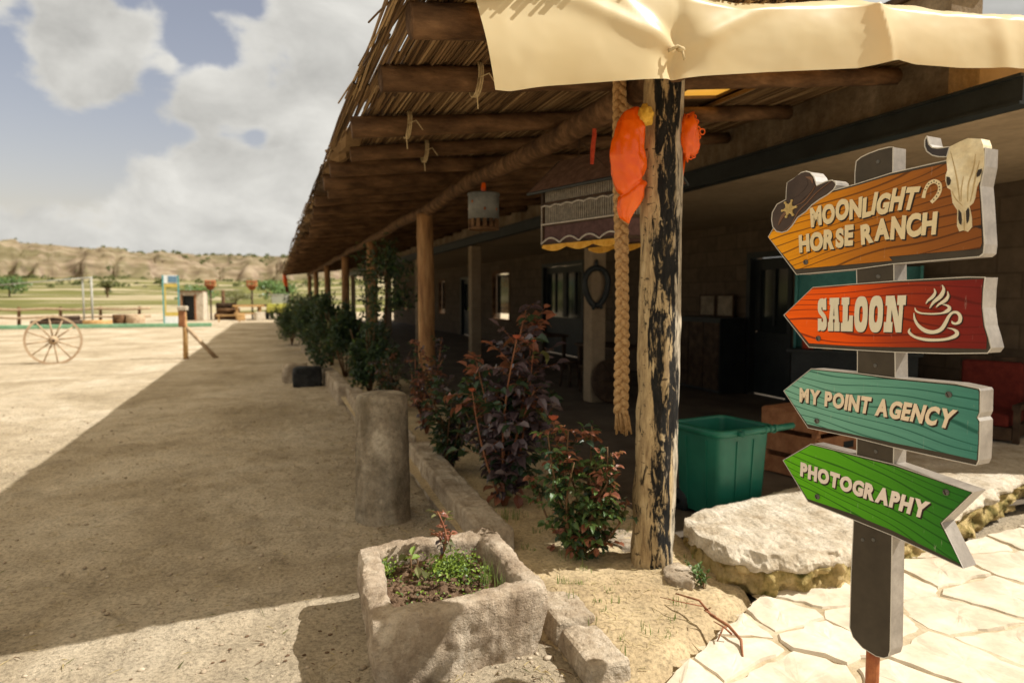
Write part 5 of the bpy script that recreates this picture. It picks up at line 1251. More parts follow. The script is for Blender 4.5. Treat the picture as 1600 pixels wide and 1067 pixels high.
b = MB(); b.tube([(.12 + .0 + .125 * math.cos(a) + .12, .01 + .125 * math.sin(a), .56) for a in [k * math.pi / 12 for k in range(13)]], .008, 6); b.build('cord', M['orange'], ob, True)
# cage
M['cagebar'] = simple('grey_slat', (.20, .18, .145), (.36, .32, .26), 30, .7)
M['maroon'] = simple('maroon_cloth', (.075, .042, .04), (.13, .072, .066), 20, .9)
M['shingle'] = simple('brown_shingle', (.13, .07, .045), (.25, .14, .09), 18, .8)
M['beads'] = simple('white_beads', (.5, .46, .4), (.75, .7, .62), 50, .5)
M['ochre'] = simple('ochre_cloth', (.62, .30, .03), (.80, .45, .08), 20, .8)
M['greybead'] = simple('green_bead', (.08, .14, .09), (.2, .3, .2), 60, .5)
cg = empty('hanging_cage', 'house shaped hanging cage with gable roof and beaded trim', 'cage', (2.47, 4.85, 2.06), rad(16))
hw, hl, hh = .24, .46, .47                                           # local: long side along y, front side at -x
b = MB()
for sx in (-1, 1):
    for sy in (-1, 1): b.box((sx * hw, sy * hl, hh / 2), (.03, .03, hh))
for z in (.012, .16, .33, hh - .012):
    for sx in (-1, 1): b.box((sx * hw, 0, z), (.022, 2 * hl - .03, .022))
    for sy in (-1, 1): b.box((0, sy * hl, z), (2 * hw - .03, .022, .022))
b.build('frame', M['darkwood'], cg)
b = MB()
for sx in (-1, 1):
    for k in range(36): b.box((sx * (hw - .0), -hl + .035 + k * (2 * hl - .07) / 35, .315), (.007, .012, .285))
for sy in (-1, 1):
    for k in range(18): b.box((-hw + .03 + k * (2 * hw - .06) / 17, sy * hl, .315), (.012, .007, .285))
b.build('bars', M['cagebar'], cg)
b = MB(); b.box((-hw + .004, 0, .086), (.012, 2 * hl - .034, .125)); b.box((hw - .004, 0, .086), (.012, 2 * hl - .034, .125)); b.box((0, hl - .004, .086), (2 * hw - .034, .012, .125)); b.box((0, -hl + .004, .086), (2 * hw - .034, .012, .125)); b.box((0, 0, .02), (2 * hw - .03, 2 * hl - .03, .012)); b.build('skirt', M['maroon'], cg)
b = MB(); ov = .09
for sx in (-1, 1):
    a = Vector((sx * (hw + ov), 0, hh - .05)); c = Vector((0, 0, hh + .24)); d = (c - a); L = d.length; ang = math.atan2(d.z, -sx * d.x)
    b.box((a + c) / 2, (L, 2 * hl + .16, .018), 0, Matrix.Rotation(sx * ang, 3, 'Y'))
b.build('roof', M['shingle'], cg)
b = MB()
for sx in (-1, 1): b.tube([(sx * (hw + ov + .003), -hl - .09, hh - .055), (sx * (hw + ov + .003), hl + .09, hh - .055)], .013, 6)
for sy in (-1, 1):
    for sx in (-1, 1): b.tube([(sx * (hw + ov), sy * (hl + .085), hh - .05), (0, sy * (hl + .085), hh + .245)], .010, 6)
b.build('roof_edging', M['steel'], cg)
b = MB()
for k in range(62):
    y = -hl + k * 2 * hl / 61; b.blobby((-hw - .018, y, .165), (.0075,) * 3, 0, 1, 0); b.blobby((-hw - .018, y, .30 + .014 * abs(math.sin(k * .35))), (.007,) * 3, 0, 1, 0)
    b.blobby((-hw - .018, y, .012 + .04 * abs(math.sin(k * math.pi / 15.25))), (.008,) * 3, 0, 1, 0)
for k in range(24):
    for y in (-hl, hl, .0 if False else -hl): b.blobby((-hw - .018, y, .01 + k * .0125), (.0055,) * 3, 0, 1, 0)
b.build('bead_trim', M['beads'], cg)
b = MB()
for sx in (-1, 1):
    vs = []; n = 46
    for k in range(n + 1):
        y = -hl + 2 * hl * k / n; dr = .035 + .030 * abs(math.sin(k * math.pi / 15.3)); vs += [(sx * (hw + .010), y, .012), (sx * (hw + .014), y, .012 - dr)]
    b.add(vs, [(2 * k, 2 * k + 2, 2 * k + 3, 2 * k + 1) for k in range(n)])
o = b.build('valance', M['ochre'], cg); md = o.modifiers.new('t', 'SOLIDIFY'); md.thickness = .004
b = MB()
for y in (-.3, .3): b.tube([(0, y, hh + .22), (0, y, 1.02)], .005, 5)
b.tube([(-.24, .3, 1.0), (-.24, -.36, hh - .02)], .003, 5)
b.build('hanging_cord', M['darkwood'], cg)
b = MB(); b.tube([(-.20, -.05, hh + .07), (-.21, .12, hh + .03), (-.215, .25, hh + .045)], [.006, .014, .005], 6); b.build('ochre_ribbon', M['ochre'], cg, True)
# drum lantern
M['drum'] = simple('grey_drum', (.10, .105, .10), (.19, .19, .175), 8, .5, .4, .2)
ln = empty('drum_lantern', 'small grey drum lantern hanging under the beam', 'lantern', (2.10, 6.85, 2.34))
b = MB(); b.lathe([(.158, .33), (.160, .36), (.150, .365), (.150, .10), (.160, .10), (.160, .33)], seg=32); b.lathe([(.165, .335), (.168, .35), (.165, .365), (.158, .365)], seg=32); b.build('drum', M['drum'], ln, True)
b = MB()
for k in range(14): a = 2 * math.pi * k / 14; b.box((.152 * math.cos(a), .152 * math.sin(a), .05), (.012, .04, .10), 0, Matrix.Rotation(a, 3, 'Z'))
b.lathe([(.16, -.01), (.164, .004), (.16, .014), (.148, .014), (.148, -.01), (.16, -.01)], seg=32); b.lathe([(.15, .0), (.0005, .0)], seg=32); b.build('slatted_base', M['wood'], ln)
b = MB(); 
for k in range(7): a = .9 * k; b.blobby((.155 * math.cos(a), .155 * math.sin(a), .22 + .05 * math.sin(k * 2)), (.016, .016, .02), 0, 1, .3)
b.build('ornament', M['rust'], ln, True)
b = MB(); b.lathe([(.0005, .36), (.155, .362)], seg=32); b.tube([(0, 0, .36), (0, 0, .48)], .004, 5); b.build('lid', M['drum'], ln)
b = MB(); b.lathe([(.0005, .50), (.02, .47), (.028, .42), (.022, .37), (.0005, .365)], seg=12); b.build('tassel', M['orange'], ln, True)
rc = MB(); rc.tube([(0, 0, .34), (.006, 0, .2), (-.003, .003, .1), (-.01, 0, 0)], [.010, .016, .017, .013], 8, 0, True, .25, 30); rc.tube([(0, 0, .40), (0, 0, .33)], .005, 5)
tag(rc.build('red_cord', simple('red_cord_cloth', (.35, .035, .015), (.55, .08, .03), 40, .9), None, True, (2.13, 4.35, 2.56)), 'short red cloth cord hanging from the beam near the cage', 'cord')

# ------------------------------------------------------------------ green bin
gm = Mat('green_bin_plastic'); gm.base(gm.ramp(gm.noise(gm.coord('world'), 5, 5), [(.3, (.008, .11, .072)), (.7, (.014, .165, .108))])); gm.rough(gm.ramp(gm.noise(gm.coord('world'), 11, 5), [(.3, .33), (.7, .52)]), .5); gm.bump(gm.noise(gm.coord('world'), 120, 3), .06, .002); M['bin'] = gm.m
bn = empty('rubbish_bin', 'open dark green plastic wheelie bin behind the charred post', 'bin', (3.15, 4.24, .035), rad(10))
def rr_ring(hx, hy, r, z, n=5):
    o = []
    for cx, cy, a0 in ((hx - r, hy - r, 0), (-hx + r, hy - r, 90), (-hx + r, -hy + r, 180), (hx - r, -hy + r, 270)):
        for k in range(n + 1): a = rad(a0 + 90 * k / n); o.append((cx + r * math.cos(a), cy + r * math.sin(a), z))
    return o
def loft(mb, rings, m=0, close=None):
    n = len(rings[0]); o = len(mb.v)
    for r_ in rings: mb.v.extend(r_)
    for i in range(len(rings) - 1):
        for k in range(n): mb.f.append((o + i * n + k, o + i * n + (k + 1) % n, o + (i + 1) * n + (k + 1) % n, o + (i + 1) * n + k)); mb.mi.append(m)
    if close: mb.f.append(tuple(o + (len(rings) - 1) * n + k for k in range(n))); mb.mi.append(m)
b = MB(); loft(b, [rr_ring(.222, .202, .05, .03), rr_ring(.230, .210, .05, .06), rr_ring(.255, .235, .05, .60), rr_ring(.257, .237, .05, .655), rr_ring(.249, .229, .045, .655), rr_ring(.222, .202, .04, .07)], 0, True)
b.box((0, 0, .05), (.36, .34, .03)); o = b.build('body', M['bin'], bn, True)
for md in (o.modifiers.new('e', 'EDGE_SPLIT'),): md.split_angle = rad(50)
b = MB()
for x in (-.085, .085): b.bar((x * .9, -.212, .07), (x, -.236, .58), .012, .012, 0, Vector((0, 1, 0)))
for y in (-.10, .10): b.bar((-.231, y * .9, .07), (-.258, y, .58), .012, .012, 0, Vector((1, 0, 0)))
o = b.build('rib', M['bin'], bn)
b = MB(); loft(b, [rr_ring(.262, .242, .055, .615), rr_ring(.288, .268, .075, .625), rr_ring(.293, .273, .08, .65), rr_ring(.286, .266, .075, .668), rr_ring(.258, .238, .055, .672), rr_ring(.250, .230, .05, .655), rr_ring(.250, .230, .05, .62)]); o = b.build('rim', M['bin'], bn, True)
b = MB(); b.tube([(-.12, -.315, .66), (.0, -.318, .663), (.12, -.318, .664), (.40, -.312, .664), (.415, -.312, .66)], [.022, .022, .022, .022, .012], 12)
for x in (-.11, .10, .20): b.box((x, -.285, .645), (.03, .07, .032))
for x in (.10, .15, .20): b.lathe([(.026, -.014), (.029, 0), (.026, .014)], (0, 0, 0), 14, 0); nn = 14 * 3; vs = b.v[-nn:]; b.v[-nn:] = [(x + p[2], -.318 + p[1], .664 + p[0]) for p in vs]
b.bar((.235, -.268, .640), (.39, -.300, .655), .05, .022); b.build('handle_bar', M['bin'], bn, True)
for sx in (-1, 1):
    b = MB(); b.lathe([(.02, -.025), (.085, -.025), (.095, -.012), (.095, .012), (.085, .025), (.02, .025)], seg=22); b.v = [(sx * .215 + p[2], .19 + p[1], .085 + p[0] - .022) for p in b.v]; b.build('wheel', M['steel'], bn, True)

# ------------------------------------------------------------------ things under the veranda
cr_ = empty('wooden_crate', 'orange brown wooden crate on the floor right of the bin', 'crate', (4.75, 4.95, .036), rad(12)); M['cratewood'] = simple('crate_wood', (.26, .11, .05), (.42, .20, .095), 9, .8, .2, .4, 30, .005)
for sx in (-1, 1):
    for sy in (-1, 1): b = MB(); b.box((sx * .40, sy * .25, .30), (.05, .05, .60)); b.build('corner_post', M['cratewood'], cr_)
b = MB()
for z, t in ((.09, .15), (.30, .17), (.51, .16)):
    for sy in (-1, 1): b.box((0, sy * .285, z), (.86, .02, t))
    for sx in (-1, 1): b.box((sx * .435, 0, z), (.02, .55, t))
b.box((0, 0, .595), (.84, .54, .012)); b.build('boards', M['cratewood'], cr_)
b = MB(); 
for sy in (-1, 1): b.box((0, sy * .297, .30), (.14, .008, .06))
b.build('hand_slot', M['steel'], cr_)
M['turq'] = simple('turquoise_paint', (.035, .17, .165), (.06, .24, .23), 5, .55, .3, .1)
kb_ = empty('display_stand', 'turquoise backed display stand deep in the shade', 'stand', (6.7, 6.45, .036), rad(-50))
b = MB(); b.box((0, 0, .46), (1.35, .55, .92)); b.box((0, -.02, .94), (1.45, .64, .035)); b.build('counter', M['doorpaint'], kb_)
b = MB(); b.box((0, .2, 1.46), (1.35, .03, 1.0)); b.box((-.68, .1, 1.46), (.03, .2, 1.0)); b.box((.68, .1, 1.46), (.03, .2, 1.0)); b.build('back_board', M['turq'], kb_)
b = MB(); b.box((0, .09, 1.32), (1.32, .19, .02)); b.build('shelf', M['turq'], kb_)
cols = [('red_jar', (.4, .06, .03)), ('tan_jar', (.5, .35, .2)), ('cream_jar', (.6, .5, .36)), ('teal_jar', (.05, .2, .2))]
jm = [simple(n_, c, tuple(min(1, q * 1.4) for q in c), 10, .5) for n_, c in cols]; rr = random.Random(6)
JL = ['red jar on the display stand counter', 'tan jar on the display stand counter', 'cream jar on the display stand counter', 'small teal jar on the display stand counter']
for k in range(4):
    b = MB(); r_ = rr.uniform(.05, .075); h = rr.uniform(.14, .24); b.lathe([(.0005, 0), (r_, .004), (r_ * 1.05, h * .7), (r_ * .6, h * .85), (r_ * .65, h), (.0005, h)], seg=16)
    p = Matrix.Rotation(rad(-50), 3, 'Z') @ Vector((-.5 + .22 * k, -.15, 0)); o = b.build('jar', jm[k], None, True, (6.7 + p.x, 6.45 + p.y, .036 + .958)); tag(o, JL[k], 'jar', 'jars on the display stand')
cb_ = empty('dark_cabinet', 'long dark cabinet against the back wall', 'cabinet', (7.1, 9.95, .036), 0)
b = MB(); b.box((0, 0, .62), (.5, 1.3, 1.2)); b.box((0, 0, 1.235), (.54, 1.36, .03)); b.build('carcass', M['doorpaint'], cb_)
for k in range(3): b = MB(); b.box((-.257, -.43 + .43 * k, .62), (.014, .40, 1.1)); b.build('door', M['darkwood'], cb_)
M['paperp'] = simple('faded_print', (.16, .13, .09), (.30, .25, .18), 6, .7)
for k, (y, w_, lb) in enumerate(((10.25, .42, 'faded framed print leaning left on the dark cabinet'), (9.75, .42, 'faded framed print leaning right on the dark cabinet'))):
    fr = empty('framed_print', lb, 'picture', (7.28, y, 1.287), 0, 'prints on the cabinet'); b = MB(); b.box((0, 0, .19), (.02, w_, .38)); b.build('picture', M['paperp'], fr)
    b = MB(); b.box((-.004, 0, .372), (.03, w_ + .04, .03)); b.box((-.004, 0, .014), (.03, w_ + .04, .028))
    for s_ in (-1, 1): b.box((-.004, s_ * (w_ / 2 + .006), .193), (.03, .028, .326))
    b.build('frame', M['darkwood'], fr)
def table(loc, rz, lb):
    t = empty('wooden_table', lb, 'table', loc, rz, 'tables under the veranda'); b = MB(); b.box((0, 0, .74), (.8, 1.4, .04)); b.build('tabletop', M['darkwood'], t)
    for sx in (-1, 1):
        for sy in (-1, 1): b = MB(); b.box((sx * .33, sy * .6, .36), (.07, .07, .72)); b.build('leg', M['darkwood'], t)
    return t
table((5.6, 10.6, .036), .05, 'dark wooden table nearest under the veranda'); table((5.7, 14.3, .036), .0, 'dark wooden table further back before the wide door')
def stool(loc, rz, lb):
    t = empty('stool', lb, 'stool', loc, rz, 'stools at the tables'); b = MB(); b.lathe([(.0005, .42), (.16, .42), (.17, .435), (.16, .455), (.0005, .458)], seg=18); b.build('seat', M['darkwood'], t, True)
    for k in range(4): a = math.pi / 4 + math.pi / 2 * k; b = MB(); b.tube([(.12 * math.cos(a), .12 * math.sin(a), .425), (.17 * math.cos(a), .17 * math.sin(a), 0)], .018, 8); b.build('leg', M['darkwood'], t, True)
stool((5.0, 10.3, .036), 0, 'dark round stool on the yard side of the nearest table'); stool((5.0, 11.1, .036), .4, 'dark round stool between nearest table and wide door'); stool((5.1, 14.1, .036), .2, 'dark round stool beside the further table')
ds = MB(); ds.lathe([(.0005, .045), (.30, .045), (.33, .03), (.33, 0), (.30, -.015), (.0005, -.015)], seg=36)
for k in range(6): a = k * math.pi / 3; ds.tube([(0, 0, .05), (.3 * math.cos(a), .3 * math.sin(a), .05)], .016, 6)
ds.v = [tuple(Matrix.Rotation(rad(-8), 3, 'X') @ Vector((p[0], -p[2], p[1])) + Vector((0, 0, .338))) for p in ds.v]
tag(ds.build('round_lid', M['darkwood'], None, True, (4.78, 9.10, .036)), 'big dark round wooden lid leaning at the pillar foot', 'lid')
hc = MB(); hc.tube([(.17 * math.sin(t) * (1 - .25 * math.cos(t)), 0, .28 * -math.cos(t)) for t in [k * 2 * math.pi / 28 for k in range(29)]], .045, 10); hc.blobby((0, 0, .34), (.03, .03, .07), 0, 2, .2)
hc.blobby((.07, -.03, -.30), (.03, .03, .04), 0, 1, .2); hc.blobby((-.05, -.03, -.31), (.03, .03, .04), 0, 1, .2)
tag(hc.build('horse_collar', M['steel'], None, True, (4.56, 9.175, 1.78), rad(-15)), 'black leather horse collar hung on the pale pillar', 'horse collar')
ch = empty('armchair', 'dark armchair with red cushion at the right edge of the veranda', 'armchair', (6.75, 4.85, .036), rad(-70)); M['redc'] = simple('red_cushion', (.085, .010, .007), (.13, .018, .011), 14, .9)
b = MB(); b.box((0, 0, .3), (.62, .58, .12)); b.box((0, .29, .62), (.62, .06, .74)); b.build('seat_frame', M['darkwood'], ch)
for sx in (-1, 1): b = MB(); b.box((sx * .34, 0, .56), (.06, .6, .05)); b.box((sx * .34, -.25, .27), (.05, .05, .54)); b.build('armrest', M['darkwood'], ch)
b = MB(); b.box((0, -.02, .42), (.56, .52, .13)); b.box((0, .22, .7), (.54, .1, .5)); o = b.build('cushion', M['redc'], ch); bevel(o, .03, 3)

# ------------------------------------------------------------------ yard: wheel, post, fence and the far stalls
M['greywood'] = simple('bleached_wood', (.32, .22, .135), (.54, .41, .275), 8, .85, .15, .4, 30, .006)
ww = empty('wagon_wheel', 'big wooden wagon wheel half sunk upright in the yard', 'wheel', (-5.06, 19.5, -.05), rad(14.5)); R_ = .61; cz = R_
b = MB(); n = 64; ro, ri, wd = R_, R_ - .055, .03
for k in range(n):
    a = 2 * math.pi * k / n
    for r_, y in ((ro, -wd), (ro, wd), (ri, wd), (ri, -wd)): b.v.append((r_ * math.cos(a), y, cz + r_ * math.sin(a)))
for k in range(n):
    for j in range(4): q, q2 = k * 4, ((k + 1) % n) * 4; b.f.append((q + j, q2 + j, q2 + (j + 1) % 4, q + (j + 1) % 4)); b.mi.append(0)
b.build('rim', M['greywood'], ww)
for k in range(12):
    a = 2 * math.pi * k / 12 + .13; b = MB(); b.tube([(.09 * math.cos(a), 0, cz + .09 * math.sin(a)), ((ri + .01) * math.cos(a), 0, cz + (ri + .01) * math.sin(a))], [.021, .016], 8); b.build('spoke', M['greywood'], ww, True)
b = MB(); b.lathe([(.0005, -.15), (.06, -.15), (.075, -.08), (.105, -.04), (.105, .04), (.075, .08), (.06, .15), (.0005, .15)], seg=20); b.v = [(p[0], p[2], cz + p[1]) for p in b.v]; b.build('hub', M['greywood'], ww, True)
b = MB(); b.lathe([(.0005, .02), (.032, .02), (.034, -.01)], seg=14); b.v = [(p[0], -.155 - p[2] * .2, cz + p[1]) for p in b.v]; b.build('axle_hole', M['darkwood'], ww)
hp = empty('hitching_post', 'leaning timber hitching post with a diagonal strut in the yard', 'post', (-2.16, 19.8, 0), rad(-12)); M['yellowwood'] = simple('yellow_wood', (.36, .20, .07), (.56, .36, .16), 8, .8)
b = MB(); b.tube([(0, 0, -.05), (.01, 0, .7), (-.02, 0, 1.38)], [.065, .06, .055], 10, 0, True, .1, 4); b.build('upright', M['yellowwood'], hp, True)
b = MB(); b.tube([(.76, .1, -.03), (.04, 0, .82)], [.06, .05], 10, 0, True, .1, 4); b.build('strut', M['greywood'], hp, True)
b = MB(); b.box((-.045, -.02, 1.05), (.17, .17, .42)); o = b.build('orange_band', M['cratewood'], hp); bevel(o, .02)
b = MB(); b.box((-.03, -.02, 1.32), (.22, .22, .12)); o = b.build('white_cap', M['plaster'], hp); bevel(o, .02)
# fence
fe = empty('log_fence', 'weathered two rail log fence along the far side of the yard', 'fence', (-10, 43, 0)); ofs = Vector((-10, 43, 0))
def lpart(mb, n, m, p, o, sm=True): mb.v = [tuple(Vector(q) - Vector(o)) for q in mb.v]; return mb.build(n, m, p, sm)
xs_ = [-26 + 1.9 * k for k in range(11)]
for k, x in enumerate(xs_):
    b = MB(); b.tube([(x, 43, -.1), (x + .03, 43.02, 1.05)], [.09, .075], 8, 0, True, .12, 3, k); lpart(b, 'post', M['wood'], fe, ofs)
for z, r_ in ((.92, .062), (.48, .058)):
    b = MB(); n = 40; b.tube([(-27 + 20.6 * k / n, 42.9, z + .03 * math.sin(k * 1.3)) for k in range(n + 1)], r_, 8, 0, True, .15, 2); lpart(b, 'rail', M['greywood'], fe, ofs)
M['greenp'] = simple('green_paint', (.14, .30, .17), (.24, .42, .27), 4, .7)
b = MB(); b.box((-14.5, 39.4, .12), (23, .16, .20)); o = b.build('green_beam', M['greenp']); bevel(o, .03); tag(o, 'long low green painted beam on the ground before the fence', 'beam')
def post2(name, lab, cat, x, y, h, r_, mat): b = MB(); b.tube([(x, y, -.1), (x, y, h)], [r_, r_ * .85], 10, 0, True, .08, 3, x); return tag(b.build(name, mat, None, True), lab, cat)
M['palemetal'] = simple('pale_metal', (.30, .30, .27), (.44, .43, .38), 5, .5)
fa = empty('pale_goal_frame', 'pale metal frame standing by the log fence', 'frame', (-9.05, 42, 0)); b = MB(); b.tube([(0, 0, -.05), (0, 0, 2.65)], .055, 10); b.tube([(-.42, .1, -.05), (-.42, .1, 2.6)], .045, 10); b.build('upright', M['palemetal'], fa, True)
b = MB(); b.tube([(-.5, .05, 2.55), (.06, 0, 2.62)], .045, 8); b.tube([(0, 0, 2.62), (-4.5, .4, 2.18)], .03, 8); b.tube([(-4.5, .4, 2.2), (-4.5, .4, -.05)], .04, 8); b.build('crossbar', M['palemetal'], fa, True)
def darkpile(): 
    p = MB(); p.tube([(-11.6, 41, .20), (-9.3, 41.2, .24)], .17, 10, 0, True, .15, 2); p.tube([(-11.2, 41.2, .46), (-9.5, 41.4, .50)], .12, 10, 0, True, .15, 2); return tag(p.build('dark_log', M['darkwood'], None, True), 'pair of dark logs lying before the fence', 'logs')
darkpile()
b = MB(); b.tube([(-9.2, 40.6, .22), (-7.9, 40.8, .2)], .19, 12, 0, True, .12, 2); tag(b.build('tan_log', M['yellowwood'], None, True), 'short tan log end lying beside the dark logs', 'log')
for k, (x, r_, lb) in enumerate(((-7.75, .34, 'dark woven basket drum left of the pale one'), (-7.0, .46, 'pale woven basket drum before the fence'))):
    b = MB(); b.lathe([(r_ * .92, 0), (r_ * 1.04, .3), (r_, .62), (r_ * .9, .64), (r_ * .85, .55), (.0005, .5)], (0, 0, 0), 22, 0, .03); tag(b.build('basket_drum', M['wood'] if k == 0 else M['greywood'], None, True, (x, 41.9, 0)), lb, 'basket')
# banner frame
bf = empty('banner_frame', 'tall narrow blue and yellow banner frame at the yard edge', 'banner', (-5.5, 44.2, 0), rad(5)); M['blue'] = simple('banner_blue', (.09, .18, .28), (.16, .27, .36), 6, .6); M['bwhite'] = simple('banner_white', (.6, .66, .68), (.8, .82, .8), 6, .6); M['byellow'] = simple('banner_yellow', (.50, .37, .08), (.62, .48, .13), 6, .6); M['teal2'] = simple('teal_paint', (.06, .26, .28), (.12, .36, .36), 6, .6)
for s_ in (-1, 1): b = MB(); b.box((s_ * .40, 0, 1.42), (.08, .08, 2.84)); b.build('upright', M['teal2'], bf)
b = MB(); b.box((0, 0, 2.60), (.71, .05, .46)); b.build('top_panel', M['bwhite'], bf)
b = MB(); b.box((.10, -.03, 2.60), (.45, .03, .36)); b.build('blue_mark', M['blue'], bf)
b = MB(); b.box((0, 0, 2.24), (.71, .06, .18)); b.box((0, 0, .58), (.71, .06, .22)); b.box((-.31, 0, 1.42), (.09, .05, 1.44)); b.build('yellow_band', M['byellow'], bf)
b = MB(); b.box((0, 0, .24), (.71, .06, .40)); b.build('base_panel', M['bwhite'], bf)
# booth
ht = empty('booth', 'small pale plaster booth with a dark doorway', 'booth', (-5.0, 50.5, 0), rad(-6)); b = MB()
b.box((-.58, 0, .95), (.12, 1.5, 1.9)); b.box((.60, 0, .95), (.46, 1.5, 1.9)); b.box((0, .70, .95), (1.04, .10, 1.9)); b.box((-.07, -.6, 1.78), (.88, .2, .24)); b.build('wall', M['plaster'], ht)
b = MB(); b.box((0, 0, 1.95), (1.6, 1.8, .09)); b.build('roof', M['wood'], ht); b = MB(); b.box((.33, -.77, .88), (.10, .05, 1.7)); b.box((-.50, -.77, .88), (.06, .05, 1.7)); b.build('door_frame', M['cratewood'], ht); b = MB(); b.box((-.08, -.3, .84), (.76, .04, 1.6)); b.build('door', M['doorpaint'], ht)
# torches
def torch(x, y, lb):
    t = empty('fire_basket', lb, 'fire basket', (x, y, 0), 0, 'fire baskets on poles'); b = MB(); b.tube([(0, 0, -.1), (0, 0, 2.1)], .06, 8); b.build('pole', M['darkwood'], t, True)
    b = MB(); n = 10
    for k in range(n): a = 2 * math.pi * k / n; b.tube([(.12 * math.cos(a), .12 * math.sin(a), 2.05), (.32 * math.cos(a), .32 * math.sin(a), 2.35), (.30 * math.cos(a), .30 * math.sin(a), 2.72)], .035, 5)
    for z, r_ in ((2.35, .33), (2.6, .33)): b.tube([(r_ * math.cos(a), r_ * math.sin(a), z) for a in [k * math.pi / 10 for k in range(21)]], .04, 6)
    b.lathe([(.0005, 2.05), (.28, 2.3), (.0005, 2.35)], seg=12); b.build('basket', M['rust'], t, True)
    b = MB(); b.box((.28, -.1, 2.42), (.22, .2, .3)); b.build('pale_box', M['yellowwood'], t)
torch(-3.9, 51, 'rusty fire basket on a pole beside the booth'); torch(-1.25, 51, 'rusty fire basket on a pole above the log pile')
post2('timber_post', 'plain brown timber post left of the log pile', 'post', -3.2, 52.5, 2.05, .13, M['wood'])
# log pile, tables, blocks
lp = empty('log_pile', 'stacked brown logs at the far end of the yard', 'log pile', (-2.9, 51.5, 0)); r5 = random.Random(3)
for k, (y, z) in enumerate([(-.5, .22), (0, .2), (.5, .22), (-.25, .6), (.25, .58), (0, .95)]):
    b = MB(); b.tube([(-.75 + r5.uniform(-.1, .1), y, z), (.75 + r5.uniform(-.2, .1), y, z + r5.uniform(-.03, .03))], r5.uniform(.18, .23), 10, 0, True, .12, 3, k); b.build('log', M['wood'] if k != 5 else M['darkwood'], lp, True)
def ftable(x, y, rz, lb, m):
    t = empty('picnic_table', lb, 'picnic table', (x, y, 0), rz, 'rough tables at the far end'); b = MB(); b.box((0, 0, .95), (2.0, .9, .14)); b.build('tabletop', m, t)
    for s_ in (-1, 1): b = MB(); b.box((s_ * .75, 0, .44), (.14, .7, .88)); b.build('leg', m, t)
    for s_ in (-1, 1): b = MB(); b.box((0, s_ * .75, .45), (1.9, .3, .09)); b.box((-.7, s_ * .75, .2), (.12, .26, .4)); b.box((.7, s_ * .75, .2), (.12, .26, .4)); b.build('bench', m, t)
ftable(-1.5, 50.6, .1, 'rough tan table right of the log pile', M['yellowwood']); ftable(-.1, 52.4, -.1, 'rough brown table behind the tan one', M['wood'])
for x, y, s_, lb in ((-.75, 48.9, .62, 'pale square stone block before the tables'), (-1.95, 49.0, .5, 'tan wooden block before the log pile')):
    b = MB(); b.box((0, 0, s_ * .45), (s_, s_, s_ * .9)); o = b.build('square_block', M['plaster'] if 'stone' in lb else M['yellowwood'], None, False, (x, y, 0), .2); bevel(o, .03); tag(o, lb, 'block')
b = MB(); b.box((0, 0, .42), (1.5, .3, .06)); b.box((-.6, 0, .2), (.08, .25, .4)); b.box((.6, 0, .2), (.08, .25, .4)); tag(b.build('low_bench', M['yellowwood'], None, False, (-2.5, 46.2, 0), .05), 'low tan plank bench out in the sun', 'bench')
# vehicle
ve = empty('small_jeep', 'small open yellow green vehicle half hidden by the shrubs', 'jeep', (.55, 51.5, 0), rad(80)); M['jeep'] = simple('yellow_green_paint', (.34, .33, .05), (.48, .46, .10), 4, .5, .4); g2 = Mat('pale_windshield'); g2.base((.42, .44, .42)); g2.rough(.15, .6); M['screen'] = g2.m
b = MB(); b.box((0, 0, .72), (2.6, 1.35, .45)); b.box((1.0, 0, 1.0), (.95, 1.25, .14)); b.box((-.7, 0, 1.0), (1.0, 1.3, .16)); o = b.build('body', M['jeep'], ve); bevel(o, .06, 2)
b = MB(); b.box((.45, 0, 1.36), (.03, 1.15, .55)); b.build('windscreen', M['screen'], ve)
b = MB(); b.tube([(.45, -.62, 1.0), (.45, -.62, 1.68), (.45, .62, 1.68), (.45, .62, 1.0)], .03, 6); b.tube([(-.8, -.62, 1.0), (-.8, -.6, 1.72), (-.8, .6, 1.72), (-.8, .62, 1.0)], .03, 6); b.build('roll_bar', M['palemetal'], ve, True)
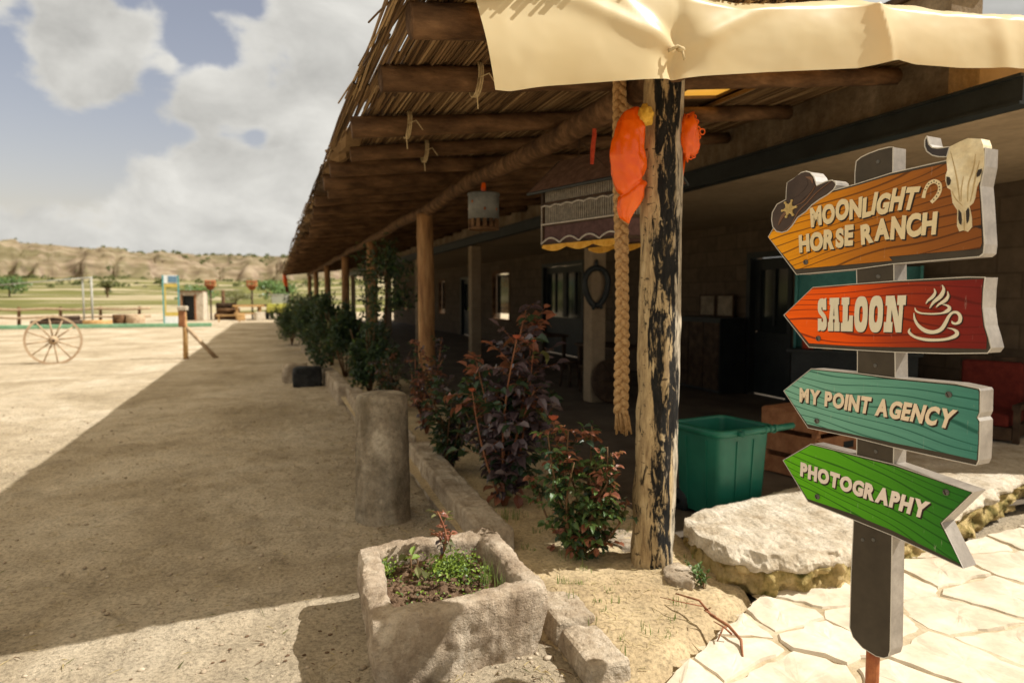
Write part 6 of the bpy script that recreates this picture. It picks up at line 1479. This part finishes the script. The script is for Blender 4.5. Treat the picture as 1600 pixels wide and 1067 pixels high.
for sx in (-.85, .85):
    for sy in (-1, 1): b = MB(); b.lathe([(.0005, -.1), (.2, -.1), (.33, -.09), (.36, -.05), (.36, .05), (.33, .09), (.2, .1), (.0005, .1)], seg=20); b.v = [(sx + p[0], sy * .68 + p[2], .36 + p[1]) for p in b.v]; b.build('wheel', M['steel'], ve, True)
oc = MB(); n = 14
for i in range(n + 1):
    for j in range(5): oc.v.append((.20 * j / 4 + .16 * i / n + .02 * math.sin(i * .7 + j), .05 * math.sin(j * 1.7 + i * .4), -1.15 * i / n))
for i in range(n):
    for j in range(4): q = i * 5 + j; oc.f.append((q, q + 1, q + 6, q + 5)); oc.mi.append(0 if i < 10 else 1)
o = oc.build('orange_cloth', [M['orange'], M['redc']], None, True, (.63, 41.6, 3.0)); md = o.modifiers.new('t', 'SOLIDIFY'); md.thickness = .012
tag(o, 'orange cloth hanging from the far end of the eave', 'cloth')
# trees and bushes on the far fields
def fartree(x, y, h, r, n, lb, seed, z=0):
    rr = random.Random(seed); t = empty('far_tree', lb, 'tree', (x, y, z)); b = MB(); b.tube([(0, 0, -.3), (.05, 0, h * .5), (0, 0, h * .85)], [.14, .09, .03], 7)
    for k in range(5): a = k * 1.3; b.tube([(0, 0, h * .35), (math.cos(a) * r * .6, math.sin(a) * r * .6, h * .65)], [.06, .02], 5)
    b.build('trunk', M['stem'], t, True); b = MB()
    for _ in range(12): d = rv(rr, .1); clump(b, (d.x * r * .6, d.y * r * .6, h * .6 + d.z * h * .3), (r * .5, r * .5, h * .2), n, .16 * h / 3, 0, rr)
    b.build('crown', M['lf_olive'] if seed % 2 else M['lf_green'], t)
import builtins
for i, (az, r, h, w_, lb) in enumerate(((-16.9, 130, 3.2, 2.8, 'dark round tree on the field at the left edge'), (-11.2, 125, 2.8, 1.1, 'small upright tree on the field behind the fence'), (.3, 90, 3.2, 3.2, 'grey green bushy tree beyond the jeep'), (-2.6, 95, 1.8, 2.2, 'low yellow green bush behind the log pile'), (-5.4, 90, 2.4, 2.6, 'low bush just right of the booth'))):
    x, y, z = hill_z(az, r); fartree(x, y, h, w_, 60, lb, 200 + i, max(z, 0) - .05)
